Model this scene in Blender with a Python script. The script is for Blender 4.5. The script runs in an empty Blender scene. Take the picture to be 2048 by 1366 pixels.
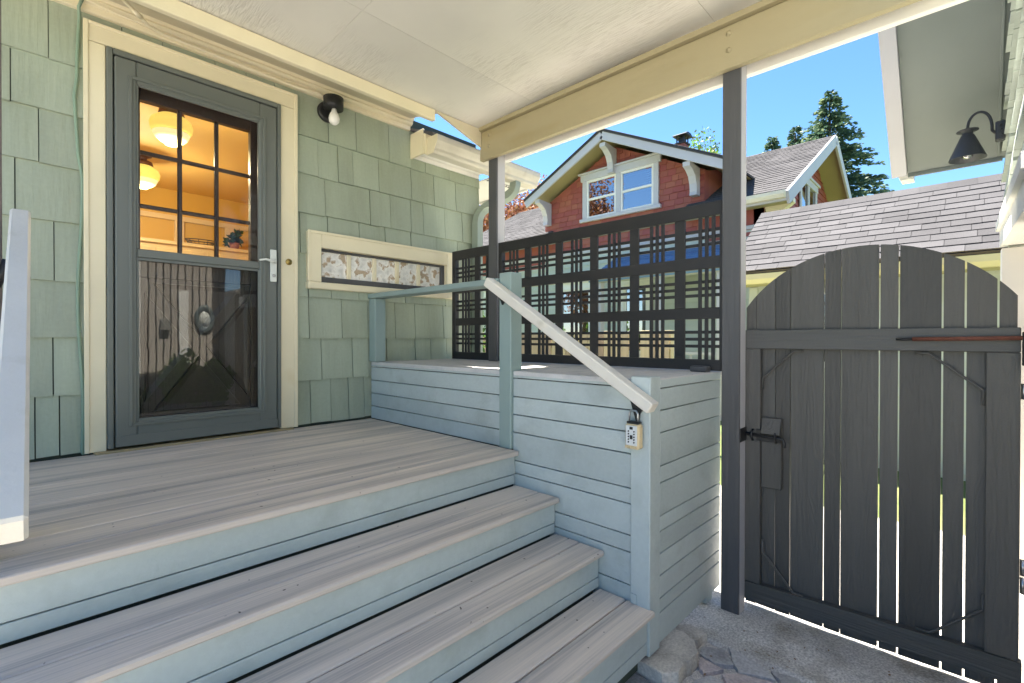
import bpy, bmesh, math, random
from mathutils import Vector, Matrix
random.seed(11)
SC = bpy.context.scene
COL = SC.collection
# All lengths in metres; heights are measured from the photographer's eye level (z = 0),
# so the path lies at z = -1.42, the porch floor at z = -0.60.
# ------------------------------------------------------------------ camera
YAW, PITCH, ROLL, FPX = 0.76449703, -0.00576019, 0.00159447, 963.97
fw = Vector((math.cos(YAW)*math.cos(PITCH), math.sin(YAW)*math.cos(PITCH), math.sin(PITCH)))
rt0 = Vector((math.sin(YAW), -math.cos(YAW), 0)); up0 = rt0.cross(fw)
rt = rt0*math.cos(ROLL) + up0*math.sin(ROLL); up = up0*math.cos(ROLL) - rt0*math.sin(ROLL)
cam = bpy.data.cameras.new('camera'); camo = bpy.data.objects.new('camera', cam); COL.objects.link(camo)
camo.matrix_world = Matrix(((rt.x, up.x, -fw.x, 0), (rt.y, up.y, -fw.y, 0), (rt.z, up.z, -fw.z, 0), (0, 0, 0, 1)))
cam.sensor_width = 36; cam.lens = FPX/2048*36; cam.clip_start = 0.02; cam.clip_end = 600
SC.camera = camo
# ------------------------------------------------------------------ sky, sun, exposure
SUN_AZ, SUN_EL = math.radians(76), math.radians(62)     # azimuth from +X towards +Y
sunv = Vector((math.cos(SUN_AZ)*math.cos(SUN_EL), math.sin(SUN_AZ)*math.cos(SUN_EL), math.sin(SUN_EL)))
W = bpy.data.worlds.new('World'); SC.world = W; W.use_nodes = True
wn, wl = W.node_tree.nodes, W.node_tree.links
sky = wn.new('ShaderNodeTexSky'); sky.sky_type = 'NISHITA'; sky.sun_disc = False
sky.sun_elevation = SUN_EL; sky.sun_rotation = math.atan2(sunv.x, sunv.y)
sky.air_density = 1.0; sky.dust_density = 0.0; sky.ozone_density = 6.0
bg = wn['Background']; bg.inputs['Strength'].default_value = 0.05
hsv = wn.new('ShaderNodeHueSaturation'); hsv.inputs['Saturation'].default_value = 1.10
wl.new(sky.outputs[0], hsv.inputs['Color']); wl.new(hsv.outputs[0], bg.inputs['Color'])
sl = bpy.data.lights.new('sun', 'SUN'); sl.energy = 4.8; sl.angle = math.radians(0.5); sl.color = (1, .93, .82)
so = bpy.data.objects.new('sun', sl); COL.objects.link(so)
so.rotation_euler = (-sunv).to_track_quat('-Z', 'Y').to_euler(); so.location = sunv*60
VS = SC.view_settings
VS.view_transform = 'Standard'; VS.look = 'None'; VS.gamma = 1; VS.use_curve_mapping = False; VS.exposure = 2.6
SC.cycles.use_denoising = True; SC.cycles.max_bounces = 14; SC.cycles.diffuse_bounces = 8
SC.cycles.transparent_max_bounces = 12; SC.cycles.sample_clamp_indirect = 6

# ------------------------------------------------------------------ helpers
WL = {}
def link(name, me, loc, parent, mat):
    o = bpy.data.objects.new(name, me); COL.objects.link(o)
    loc = Vector(loc); WL[o.name] = loc
    if parent is not None:
        o.parent = parent; o.location = loc - WL[parent.name]
    else: o.location = loc
    if mat is not None and len(me.materials) == 0:
        for m in (mat if isinstance(mat, (list, tuple)) else [mat]): me.materials.append(m)
    return o
def thing(name, label, cat, loc=(0, 0, 0), group=None):
    o = bpy.data.objects.new(name, None); COL.objects.link(o); o.empty_display_size = .1
    o.location = loc; WL[o.name] = Vector(loc)
    return tag(o, label, cat, group)
def tag(o, label, cat, group=None):
    o['label'] = label; o['category'] = cat
    if group: o['group'] = group
    return o
def struct(o): o['kind'] = 'structure'; return o
def stuff(o): o['kind'] = 'stuff'; return o
def mk(name, V, F, mat, parent=None, smooth=False, fix=False, mi=None, center=True):
    V = [Vector(v) for v in V]
    if center:
        lo = Vector([min(v[i] for v in V) for i in range(3)]); hi = Vector([max(v[i] for v in V) for i in range(3)])
        c = (lo+hi)/2
    else: c = Vector((0, 0, 0))
    me = bpy.data.meshes.new(name); me.from_pydata([v-c for v in V], [], F)
    if fix:
        bm = bmesh.new(); bm.from_mesh(me); bmesh.ops.recalc_face_normals(bm, faces=bm.faces); bm.to_mesh(me); bm.free()
    if mi:
        for p, i in zip(me.polygons, mi): p.material_index = i
    if smooth:
        for p in me.polygons: p.use_smooth = True
    me.update()
    return link(name, me, c, parent, mat)
def cbox(hx, hy, hz, b):
    b = min(b, hx*.45, hy*.45, hz*.45); V = []; idx = {}
    for sx in (-1, 1):
        for sy in (-1, 1):
            for sz in (-1, 1):
                for k in range(3):
                    e = [hx-b, hy-b, hz-b]; e[k] = (hx, hy, hz)[k]
                    idx[sx, sy, sz, k] = len(V); V.append(Vector((sx*e[0], sy*e[1], sz*e[2])))
    F = []
    for k in range(3):
        i, j = [a for a in range(3) if a != k]
        for s in (-1, 1):
            q = []
            for (a, c) in ((-1, -1), (1, -1), (1, 1), (-1, 1)):
                t = [0, 0, 0]; t[k] = s; t[i] = a; t[j] = c; q.append(idx[t[0], t[1], t[2], k])
            F.append(q)
        for a in (-1, 1):
            for c in (-1, 1):
                q = []
                for (s, kk) in ((-1, i), (1, i), (1, j), (-1, j)):
                    t = [0, 0, 0]; t[k] = s; t[i] = a; t[j] = c; q.append(idx[t[0], t[1], t[2], kk])
                F.append(q)
    for sx in (-1, 1):
        for sy in (-1, 1):
            for sz in (-1, 1): F.append([idx[sx, sy, sz, k] for k in range(3)])
    G = []
    for f in F:
        n = (V[f[1]]-V[f[0]]).cross(V[f[2]]-V[f[0]]); m = sum((V[v] for v in f), Vector())/len(f)
        G.append(f if n.dot(m) > 0 else f[::-1])
    return V, G
def box(name, x0, x1, y0, y1, z0, z1, mat, parent=None, b=.002, rot=None, face=None):
    c = Vector(((x0+x1)/2, (y0+y1)/2, (z0+z1)/2))
    V, F = cbox(abs(x1-x0)/2, abs(y1-y0)/2, abs(z1-z0)/2, b)
    mi = None
    if face:
        mi = [face((V[f[1]]-V[f[0]]).cross(V[f[2]]-V[f[0]]).normalized()) for f in F]
    if rot is not None: V = [rot @ v for v in V]
    me = bpy.data.meshes.new(name); me.from_pydata(V, [], F)
    if mi:
        for p, i in zip(me.polygons, mi): p.material_index = i
    return link(name, me, c, parent, mat)
def boxes(name, L, mat, parent=None, b=.002):
    V, F = [], []
    for (x0, x1, y0, y1, z0, z1) in L:
        c = Vector(((x0+x1)/2, (y0+y1)/2, (z0+z1)/2)); v, f = cbox((x1-x0)/2, (y1-y0)/2, (z1-z0)/2, b)
        n = len(V); V += [a+c for a in v]; F += [[i+n for i in q] for q in f]
    return mk(name, V, F, mat, parent)
def beam(name, p0, p1, w, h, mat, parent=None, upv=(0, 0, 1), b=.002):
    p0, p1 = Vector(p0), Vector(p1); d = (p1-p0); L = d.length; d.normalize()
    s = d.cross(Vector(upv)).normalized(); u = s.cross(d)
    R = Matrix((d, s, u)).transposed()
    c = (p0+p1)/2; V, F = cbox(L/2, w/2, h/2, b)
    me = bpy.data.meshes.new(name); me.from_pydata([R @ v for v in V], [], F)
    return link(name, me, c, parent, mat)
def tube(name, pts, r, mat, parent=None, n=10, smooth=True, rs=None):
    P = [Vector(p) for p in pts]; V, F = [], []
    t = (P[1]-P[0]).normalized(); a = t.orthogonal().normalized()
    for i, p in enumerate(P):
        if i == 0: d = P[1]-P[0]
        elif i == len(P)-1: d = P[-1]-P[-2]
        else: d = (P[i+1]-P[i]).normalized()+(P[i]-P[i-1]).normalized()
        d.normalize(); a = (a-d*a.dot(d)).normalized(); c = d.cross(a); rr = rs[i] if rs else r
        for k in range(n):
            th = 2*math.pi*k/n; V.append(p+(a*math.cos(th)+c*math.sin(th))*rr)
    for i in range(len(P)-1):
        for k in range(n):
            F.append((i*n+k, i*n+(k+1) % n, (i+1)*n+(k+1) % n, (i+1)*n+k))
    F.append(list(range(n))[::-1]); F.append([(len(P)-1)*n+k for k in range(n)])
    return mk(name, V, F, mat, parent, smooth=smooth)
def lathe(name, prof, org, mat, parent=None, axis=(0, 0, 1), n=28, smooth=True):
    ax = Vector(axis).normalized(); a = ax.orthogonal().normalized(); c = ax.cross(a); org = Vector(org); V, F = [], []
    for (r, h) in prof:
        for k in range(n):
            th = 2*math.pi*k/n; V.append(org+ax*h+(a*math.cos(th)+c*math.sin(th))*max(r, .0004))
    for i in range(len(prof)-1):
        for k in range(n): F.append((i*n+k, i*n+(k+1) % n, (i+1)*n+(k+1) % n, (i+1)*n+k))
    F.append(list(range(n))[::-1]); F.append([(len(prof)-1)*n+k for k in range(n)])
    return mk(name, V, F, mat, parent, smooth=smooth, fix=True)
def prism(name, poly, axis, a0, a1, mat, parent=None, smooth=False):
    n = len(poly); V = []
    for a in (a0, a1):
        for (p, q) in poly:
            V.append({'X': (a, p, q), 'Y': (p, a, q), 'Z': (p, q, a)}[axis])
    F = [list(range(n)), list(range(n, 2*n))]+[(i, (i+1) % n, n+(i+1) % n, n+i) for i in range(n)]
    return mk(name, V, F, mat, parent, fix=True, smooth=smooth)
def slab(name, pts, th, mat, parent=None):
    P = [Vector(p) for p in pts]; nrm = (P[1]-P[0]).cross(P[2]-P[0]).normalized()
    if nrm.z < 0: nrm = -nrm
    n = len(P); V = P+[p-nrm*th for p in P]
    F = [list(range(n)), list(range(n, 2*n))]+[(i, (i+1) % n, n+(i+1) % n, n+i) for i in range(n)]
    return mk(name, V, F, mat, parent, fix=True)

# ------------------------------------------------------------------ materials
def nd(nt, t, **k):
    n = nt.nodes.new(t)
    for a, v in k.items(): setattr(n, a, v)
    return n
def pmat(name, col, rough=.55, nvar=.10, nscale=2.0, rnd=.06, bump=.12, bscale=45, stretch=(1, 1, 1), bstretch=None, col2=None,
         c2scale=6, c2lo=.5, c2hi=.7, metal=0, spec=.4, hue=0.0, fine=0.0, fscale=250, wood=None):
    m = bpy.data.materials.new(name); m.use_nodes = True; nt = m.node_tree; L = nt.links
    P = nt.nodes['Principled BSDF']; P.inputs['Roughness'].default_value = rough; P.inputs['Metallic'].default_value = metal
    P.inputs['Specular IOR Level'].default_value = spec
    geo = nd(nt, 'ShaderNodeNewGeometry'); oi = nd(nt, 'ShaderNodeObjectInfo')
    off = nd(nt, 'ShaderNodeVectorMath', operation='SCALE'); off.inputs['Scale'].default_value = 7.0
    cmb = nd(nt, 'ShaderNodeCombineXYZ')
    for i in range(3): L.new(oi.outputs['Random'], cmb.inputs[i])
    L.new(cmb.outputs[0], off.inputs[0])
    add = nd(nt, 'ShaderNodeVectorMath', operation='ADD'); L.new(geo.outputs['Position'], add.inputs[0]); L.new(off.outputs[0], add.inputs[1])
    def noise(scale, st, detail=4):
        mp = nd(nt, 'ShaderNodeVectorMath', operation='MULTIPLY'); mp.inputs[1].default_value = st
        L.new(add.outputs[0], mp.inputs[0])
        n = nd(nt, 'ShaderNodeTexNoise'); n.inputs['Scale'].default_value = scale; n.inputs['Detail'].default_value = detail
        L.new(mp.outputs[0], n.inputs['Vector']); return n
    n1 = noise(nscale, stretch)
    base = nd(nt, 'ShaderNodeRGB'); base.outputs[0].default_value = (*col, 1); src = base.outputs[0]
    if col2:
        n3 = noise(c2scale, stretch); r = nd(nt, 'ShaderNodeMapRange'); r.inputs[1].default_value = c2lo; r.inputs[2].default_value = c2hi
        L.new(n3.outputs['Fac'], r.inputs[0])
        mx = nd(nt, 'ShaderNodeMix', data_type='RGBA'); mx.inputs['B'].default_value = (*col2, 1)
        L.new(src, mx.inputs['A']); L.new(r.outputs[0], mx.inputs['Factor']); src = mx.outputs['Result']
    v = nd(nt, 'ShaderNodeMapRange'); v.inputs[1].default_value = .25; v.inputs[2].default_value = .75
    v.inputs[3].default_value = 1-nvar; v.inputs[4].default_value = 1+nvar; L.new(n1.outputs['Fac'], v.inputs[0])
    rv = nd(nt, 'ShaderNodeMapRange'); rv.inputs[3].default_value = 1-rnd; rv.inputs[4].default_value = 1+rnd; L.new(oi.outputs['Random'], rv.inputs[0])
    mu = nd(nt, 'ShaderNodeMath', operation='MULTIPLY'); L.new(v.outputs[0], mu.inputs[0]); L.new(rv.outputs[0], mu.inputs[1]); val = mu.outputs[0]
    if fine:
        nf = noise(fscale, (1, 1, 1), 2); fr = nd(nt, 'ShaderNodeMapRange'); fr.inputs[1].default_value = .3; fr.inputs[2].default_value = .7
        fr.inputs[3].default_value = 1-fine; fr.inputs[4].default_value = 1+fine; L.new(nf.outputs['Fac'], fr.inputs[0])
        m2 = nd(nt, 'ShaderNodeMath', operation='MULTIPLY'); L.new(val, m2.inputs[0]); L.new(fr.outputs[0], m2.inputs[1]); val = m2.outputs[0]
    wv = None
    if wood:
        ws, wd, wa, wst = wood
        mpw = nd(nt, 'ShaderNodeVectorMath', operation='MULTIPLY'); mpw.inputs[1].default_value = wst; L.new(add.outputs[0], mpw.inputs[0])
        wn_ = nd(nt, 'ShaderNodeTexNoise'); wn_.inputs['Scale'].default_value = ws; wn_.inputs['Detail'].default_value = 1.5; wn_.inputs['Distortion'].default_value = wd; L.new(mpw.outputs[0], wn_.inputs['Vector'])
        k1 = nd(nt, 'ShaderNodeMath', operation='MULTIPLY'); k1.inputs[1].default_value = 15; L.new(wn_.outputs['Fac'], k1.inputs[0])
        wv = nd(nt, 'ShaderNodeMath', operation='PINGPONG'); wv.inputs[1].default_value = 1; L.new(k1.outputs[0], wv.inputs[0])
        wr = nd(nt, 'ShaderNodeMapRange'); wr.inputs[3].default_value = 1-wa; wr.inputs[4].default_value = 1+wa; L.new(wv.outputs[0], wr.inputs[0])
        m3 = nd(nt, 'ShaderNodeMath', operation='MULTIPLY'); L.new(val, m3.inputs[0]); L.new(wr.outputs[0], m3.inputs[1]); val = m3.outputs[0]
    hs = nd(nt, 'ShaderNodeHueSaturation'); L.new(src, hs.inputs['Color']); L.new(val, hs.inputs['Value'])
    if hue:
        hr = nd(nt, 'ShaderNodeMapRange'); hr.inputs[3].default_value = .5-hue; hr.inputs[4].default_value = .5+hue
        L.new(oi.outputs['Random'], hr.inputs[0]); L.new(hr.outputs[0], hs.inputs['Hue'])
    L.new(hs.outputs[0], P.inputs['Base Color'])
    if bump:
        n2 = noise(bscale, bstretch or stretch, 3); bp = nd(nt, 'ShaderNodeBump'); bp.inputs['Strength'].default_value = bump; bp.inputs['Distance'].default_value = .01
        hgt = n2.outputs['Fac']
        if wv:
            ad_ = nd(nt, 'ShaderNodeMath', operation='MULTIPLY_ADD'); ad_.inputs[1].default_value = .35; L.new(wv.outputs[0], ad_.inputs[0]); L.new(hgt, ad_.inputs[2]); hgt = ad_.outputs[0]
        L.new(hgt, bp.inputs['Height']); L.new(bp.outputs[0], P.inputs['Normal'])
    return m
def glass(name, refl=.12, tint=(1, 1, 1), bump=0, ior=1.5, bscale=3, rough=0.0, voro=False, gtint=(1, 1, 1)):
    m = bpy.data.materials.new(name); m.use_nodes = True; nt = m.node_tree; L = nt.links; nt.nodes.remove(nt.nodes['Principled BSDF'])
    out = nt.nodes['Material Output']; tr = nd(nt, 'ShaderNodeBsdfTransparent'); tr.inputs[0].default_value = (*tint, 1)
    gl = nd(nt, 'ShaderNodeBsdfGlossy'); gl.inputs['Roughness'].default_value = rough; gl.inputs[0].default_value = (*gtint, 1)
    lw = nd(nt, 'ShaderNodeFresnel'); lw.inputs['IOR'].default_value = ior
    ad = nd(nt, 'ShaderNodeMath', operation='ADD', use_clamp=True); ad.inputs[1].default_value = refl; L.new(lw.outputs[0], ad.inputs[0])
    mx = nd(nt, 'ShaderNodeMixShader'); L.new(ad.outputs[0], mx.inputs[0]); L.new(tr.outputs[0], mx.inputs[1]); L.new(gl.outputs[0], mx.inputs[2])
    if bump:
        geo = nd(nt, 'ShaderNodeNewGeometry')
        t = nd(nt, 'ShaderNodeTexVoronoi' if voro else 'ShaderNodeTexNoise'); t.inputs['Scale'].default_value = bscale; L.new(geo.outputs['Position'], t.inputs['Vector'])
        if voro: t.feature = 'SMOOTH_F1'
        bp = nd(nt, 'ShaderNodeBump'); bp.inputs['Strength'].default_value = 1; bp.inputs['Distance'].default_value = bump
        L.new(t.outputs[0], bp.inputs['Height']); L.new(bp.outputs[0], gl.inputs['Normal'])
    L.new(mx.outputs[0], out.inputs['Surface']); return m
def emit(name, col, s):
    m = bpy.data.materials.new(name); m.use_nodes = True; P = m.node_tree.nodes['Principled BSDF']
    P.inputs['Base Color'].default_value = (*col, 1); P.inputs['Emission Color'].default_value = (*col, 1); P.inputs['Emission Strength'].default_value = s; return m
M_ = {}
GREEN = pmat('sage_shingle_paint', (.345, .39, .305), .52, .12, 3.5, .06, .32, 55, (1.6, 1.6, .35), (1, 1, .07), col2=(.29, .325, .235), c2scale=2.6, c2lo=.5, c2hi=.8, hue=.005, fine=.03, fscale=60)
GREENB = pmat('dark_backing', (.05, .065, .05), .8)
BLUE = pmat('bluegrey_paint', (.435, .495, .49), .45, .08, 2.2, .06, .25, 40, (1, 1, 1), col2=(.33, .37, .355), c2scale=5, c2lo=.54, c2hi=.82, fine=.025, fscale=50)
TEAL = pmat('teal_paint', (.26, .34, .325), .45, .06, 2, .04, .1, 30)
CREAM = pmat('cream_trim_paint', (.78, .70, .50), .45, .06, 3, .03, .10, 35, col2=(.68, .57, .36), c2scale=3, c2lo=.62, c2hi=.8)
WHITE = pmat('white_paint', (.80, .78, .73), .45, .05, 3, .03, .08, 35)
RAILW = pmat('worn_white_rail_paint', (.69, .655, .58), .42, .08, 4, .03, .12, 60, col2=(.56, .52, .43), c2scale=9, c2lo=.62, c2hi=.78)
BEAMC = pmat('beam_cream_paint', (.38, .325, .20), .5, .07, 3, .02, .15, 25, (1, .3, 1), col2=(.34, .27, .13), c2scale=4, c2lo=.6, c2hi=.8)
SOFF = pmat('tan_soffit_paint', (.58, .52, .38), .6, .07, 2, .03, .1, 30)
CHAR = pmat('charcoal_paint', (.082, .082, .086), .45, .15, 3, .12, .35, 22, (3, 3, .25), (4, 4, .12))
GATEM = pmat('charcoal_gate_paint', (.090, .086, .078), .5, .12, 3, .25, .25, 18, (3, 3, .2), (5, 5, .10), fine=.05, wood=(3.2, 1.2, .03, (4, 5, .55)))
GATER = pmat('charcoal_gate_rail_paint', (.084, .083, .078), .5, .10, 3, .10, .4, 18, (3, .3, 3), (5, .12, 5), fine=.05)
BLACK = pmat('black_metal', (.02, .02, .021), .4, .1, 5, .05, .15, 90)
LATT = pmat('black_lattice_paint', (.026, .025, .026), .45, .1, 5, .10, .1, 60)
STORM = pmat('storm_door_enamel', (.14, .152, .138), .32, .04, 2, .02, .03, 80)
BROWN = pmat('dark_brown_door', (.045, .030, .026), .35, .12, 4, .03, .2, 30, (4, 4, .3))
BRASS = pmat('aged_brass', (.45, .32, .10), .35, .1, 30, .02, .1, 90, metal=1)
PEWT = pmat('white_enamel_hardware', (.68, .70, .66), .3, .04, 10, .02, .03, 90)
STEEL = pmat('steel', (.5, .5, .5), .35, .05, 20, .02, .05, 90, metal=1)
RUST = pmat('rusty_red_rod', (.16, .055, .035), .7, .3, 30, .05, .4, 120)
RED = pmat('red_shingle_paint', (.31, .092, .068), .65, .12, 1.2, .11, .25, 20, (1, 1, .4), hue=.01)
SAGE = pmat('pale_sage_siding', (.50, .53, .45), .55, .06, 1, .05, .08, 20)
OLIVE = pmat('olive_soffit', (.38, .34, .17), .6, .08, 1, .03, .1, 20)
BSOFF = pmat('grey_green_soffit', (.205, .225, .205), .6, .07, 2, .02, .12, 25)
BSHIN = pmat('pale_grey_shingle', (.46, .50, .46), .6, .12, 4, .10, .4, 30, (1, 1, .3))
ROOF = pmat('grey_asphalt_shingle', (.094, .092, .096), .95, .14, 2, .13, .25, 160, spec=.08, fine=.12, fscale=120)
ROOFD = pmat('dark_roof_edge', (.035, .035, .04), .8)
ROOFB = pmat('blue_grey_roof', (.13, .22, .36), .8, .12, 3, .14, .2, 100)
FASC = pmat('lavender_white_trim', (.49, .48, .50), .5, .05, 2, .03, .08, 25)
WALLI = pmat('gold_wall_paint', (.68, .45, .10), .6, .05, 1, .02, .05, 20)
CEILI = pmat('peach_ceiling_paint', (.72, .50, .17), .6, .05, 1, .02, .05, 20)
CABI = pmat('ivory_cabinet_paint', (.75, .62, .38), .5, .04, 2, .02, .05, 20)
TAUPE = pmat('taupe_siding', (.43, .385, .335), .6, .08, 3, .06, .3, 20, (3, 3, .2))
CONC = pmat('rough_concrete', (.60, .575, .54), .9, .25, 3, .02, .6, 60, col2=(.26, .22, .16), c2scale=2.5, c2lo=.52, c2hi=.70, fine=.34, fscale=110)
STONE = [pmat('stone_tan', (.55, .51, .45), .85, .2, 6, .05, .4, 55, fine=.17, fscale=90, col2=(.33, .30, .26), c2scale=5),
         pmat('stone_grey', (.47, .46, .455), .85, .2, 7, .08, .4, 55, fine=.17, fscale=90, col2=(.36, .345, .34), c2scale=6),
         pmat('stone_rose', (.50, .43, .41), .85, .22, 7, .08, .4, 55, fine=.17, fscale=90, col2=(.36, .33, .32), c2scale=5),
         pmat('stone_dark', (.27, .27, .27), .85, .2, 7, .08, .4, 55, fine=.2, fscale=90)]
GROUT = pmat('pale_mortar', (.56, .53, .49), .9, .2, 8, .02, .6, 60, fine=.3, fscale=140)
GRASS = pmat('lawn_ground', (.10, .14, .035), .9, .3, 1.5, 0, .8, 30, col2=(.20, .17, .08), c2scale=1)
PATHM = pmat('pale_path', (.50, .48, .445), .85, .12, 1.5, .02, .4, 40, fine=.15, fscale=80)
FENCE = pmat('weathered_fence', (.42, .33, .22), .8, .2, 3, .25, .4, 20, (4, 4, .3), hue=.02)
BARK = pmat('bark', (.09, .065, .045), .9, .3, 8, .1, .8, 20, (1, 1, .2))
BRICK = pmat('chimney_brick', (.20, .07, .06), .85, .2, 8, .1, .4, 30)
ALU = pmat('downspout_paint', (.31, .36, .31), .35, .05, 3, .02, .05, 40)
CABLEG = pmat('green_cable_jacket', (.22, .31, .23), .5, .05, 5, .02, .05, 40)
SOIL = pmat('soil', (.05, .035, .025), .95)
TERRA = pmat('terracotta', (.34, .14, .08), .8)
BULB = pmat('bulb_glass', (.82, .80, .76), .15, .02, 5, 0, 0)
LAMPB = pmat('lamp_bronze', (.045, .047, .055), .4, .1, 8, .02, .08, 60)
KEYB = pmat('lockbox_beige', (.62, .50, .30), .5, .08, 20, .02, .08, 90)
KEYF = pmat('lockbox_face', (.62, .64, .64), .35, .04, 20, .02, .03, 90)
def leafmat(name, col, rnd=.35, hue=.03, tr=.35):
    m = pmat(name, col, .6, .35, 1.3, 0, 0, spec=.2); nt = m.node_tree; P = nt.nodes['Principled BSDF']; out = nt.nodes['Material Output']
    t = nd(nt, 'ShaderNodeBsdfTranslucent'); mx = nd(nt, 'ShaderNodeMixShader'); mx.inputs[0].default_value = tr
    src = P.inputs['Base Color'].links[0].from_socket; nt.links.new(src, t.inputs[0])
    nt.links.new(P.outputs[0], mx.inputs[1]); nt.links.new(t.outputs[0], mx.inputs[2]); nt.links.new(mx.outputs[0], out.inputs['Surface']); return m
CONIF = leafmat('conifer_needles', (.075, .135, .085), tr=.25)
CONIF2 = leafmat('conifer_tips', (.21, .27, .15), tr=.3)
MAPLE = leafmat('copper_leaves', (.20, .075, .04))
MAPLE2 = leafmat('rust_leaves', (.30, .16, .08))
LEAFG = leafmat('bright_green_leaves', (.13, .26, .04))
LEAFP = leafmat('potted_leaves', (.26, .38, .10))
LEAFD = leafmat('mid_green_leaves', (.07, .14, .035))
def deckmat(name, a, b, c):
    m = bpy.data.materials.new(name); m.use_nodes = True; nt = m.node_tree; L = nt.links; P = nt.nodes['Principled BSDF']
    P.inputs['Roughness'].default_value = .55; P.inputs['Specular IOR Level'].default_value = .35
    geo = nd(nt, 'ShaderNodeNewGeometry'); oi = nd(nt, 'ShaderNodeObjectInfo')
    cmb = nd(nt, 'ShaderNodeCombineXYZ')
    for i in range(3): L.new(oi.outputs['Random'], cmb.inputs[i])
    sc = nd(nt, 'ShaderNodeVectorMath', operation='SCALE'); sc.inputs['Scale'].default_value = 31; L.new(cmb.outputs[0], sc.inputs[0])
    add = nd(nt, 'ShaderNodeVectorMath', operation='ADD'); L.new(geo.outputs['Position'], add.inputs[0]); L.new(sc.outputs[0], add.inputs[1])
    def nz(st, s, det):
        mp = nd(nt, 'ShaderNodeVectorMath', operation='MULTIPLY'); mp.inputs[1].default_value = st; L.new(add.outputs[0], mp.inputs[0])
        n = nd(nt, 'ShaderNodeTexNoise'); n.inputs['Scale'].default_value = s; n.inputs['Detail'].default_value = det; L.new(mp.outputs[0], n.inputs['Vector']); return n.outputs['Fac']
    broad = nz((.40, 7, 7), 1.9, 4); grain = nz((.9, 60, 60), 2.2, 3)
    r = nd(nt, 'ShaderNodeValToRGB'); e = r.color_ramp.elements; e[0].position = .33; e[0].color = (*b, 1); e[1].position = .68; e[1].color = (*a, 1)
    k = e.new(.52); k.color = (*c, 1)
    mxv = nd(nt, 'ShaderNodeMix', data_type='FLOAT'); mxv.inputs['Factor'].default_value = .33; L.new(broad, mxv.inputs['A']); L.new(grain, mxv.inputs['B'])
    L.new(mxv.outputs['Result'], r.inputs[0])
    sp_ = nd(nt, 'ShaderNodeTexNoise'); sp_.inputs['Scale'].default_value = 42; sp_.inputs['Detail'].default_value = 1; L.new(add.outputs[0], sp_.inputs['Vector'])
    sr = nd(nt, 'ShaderNodeMapRange'); sr.inputs[1].default_value = .765; sr.inputs[2].default_value = .80; L.new(sp_.outputs['Fac'], sr.inputs[0])
    sm = nd(nt, 'ShaderNodeMix', data_type='RGBA'); sm.inputs['B'].default_value = (.09, .075, .06, 1); L.new(sr.outputs[0], sm.inputs['Factor']); L.new(r.outputs[0], sm.inputs['A']); L.new(sm.outputs['Result'], P.inputs['Base Color'])
    bp = nd(nt, 'ShaderNodeBump'); bp.inputs['Strength'].default_value = .28; bp.inputs['Distance'].default_value = .004; L.new(grain, bp.inputs['Height']); L.new(bp.outputs[0], P.inputs['Normal'])
    return m
DECK = deckmat('grey_composite_decking', (.80, .695, .585), (.35, .327, .308), (.66, .58, .505))
DEDGE = deckmat('tan_decking_edge', (.66, .585, .51), (.46, .41, .365), (.58, .515, .455))
BENCHT = deckmat('pale_bench_top', (.62, .61, .60), (.48, .48, .48), (.56, .55, .54))
def ceilmat():
    m = pmat('painted_plywood', (.70, .675, .61), .6, .06, 1.5, .03, .0, col2=(.62, .60, .55), c2scale=1.1, c2lo=.4, c2hi=.65)
    nt = m.node_tree; L = nt.links; P = nt.nodes['Principled BSDF']
    geo = nd(nt, 'ShaderNodeNewGeometry')
    mp = nd(nt, 'ShaderNodeVectorMath', operation='MULTIPLY'); mp.inputs[1].default_value = (20, 2.2, 1); L.new(geo.outputs['Position'], mp.inputs[0])
    n = nd(nt, 'ShaderNodeTexNoise'); n.inputs['Scale'].default_value = 3.2; n.inputs['Detail'].default_value = 6; n.inputs['Distortion'].default_value = 1.6; L.new(mp.outputs[0], n.inputs['Vector'])
    w = nd(nt, 'ShaderNodeTexNoise'); w.inputs['Scale'].default_value = 1.5; L.new(geo.outputs['Position'], w.inputs['Vector'])
    mr = nd(nt, 'ShaderNodeMapRange'); mr.inputs[1].default_value = .44; mr.inputs[2].default_value = .62; L.new(w.outputs['Fac'], mr.inputs[0])
    mu = nd(nt, 'ShaderNodeMath', operation='MULTIPLY'); L.new(n.outputs['Fac'], mu.inputs[0]); L.new(mr.outputs[0], mu.inputs[1])
    hsn = P.inputs['Base Color'].links[0].from_socket
    gr = nd(nt, 'ShaderNodeMapRange'); gr.inputs[1].default_value = .46; gr.inputs[2].default_value = .62; L.new(n.outputs['Fac'], gr.inputs[0])
    gm = nd(nt, 'ShaderNodeMath', operation='MULTIPLY'); L.new(gr.outputs[0], gm.inputs[0]); L.new(mr.outputs[0], gm.inputs[1])
    gs = nd(nt, 'ShaderNodeMath', operation='MULTIPLY'); gs.inputs[1].default_value = .30; L.new(gm.outputs[0], gs.inputs[0])
    mxc = nd(nt, 'ShaderNodeMix', data_type='RGBA'); mxc.inputs['B'].default_value = (.40, .37, .31, 1); L.new(gs.outputs[0], mxc.inputs['Factor']); L.new(hsn, mxc.inputs['A']); L.new(mxc.outputs['Result'], P.inputs['Base Color'])
    bp = nd(nt, 'ShaderNodeBump'); bp.inputs['Strength'].default_value = .7; bp.inputs['Distance'].default_value = .010; L.new(mu.outputs[0], bp.inputs['Height']); L.new(bp.outputs[0], P.inputs['Normal'])
    return m
PLY = ceilmat()
SGLASS = glass('storm_glass', .0, (.93, .95, .95), bump=.00022, bscale=5)
UGLASS = glass('clear_glass', .0, (.97, .97, .97), ior=1.18)
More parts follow.
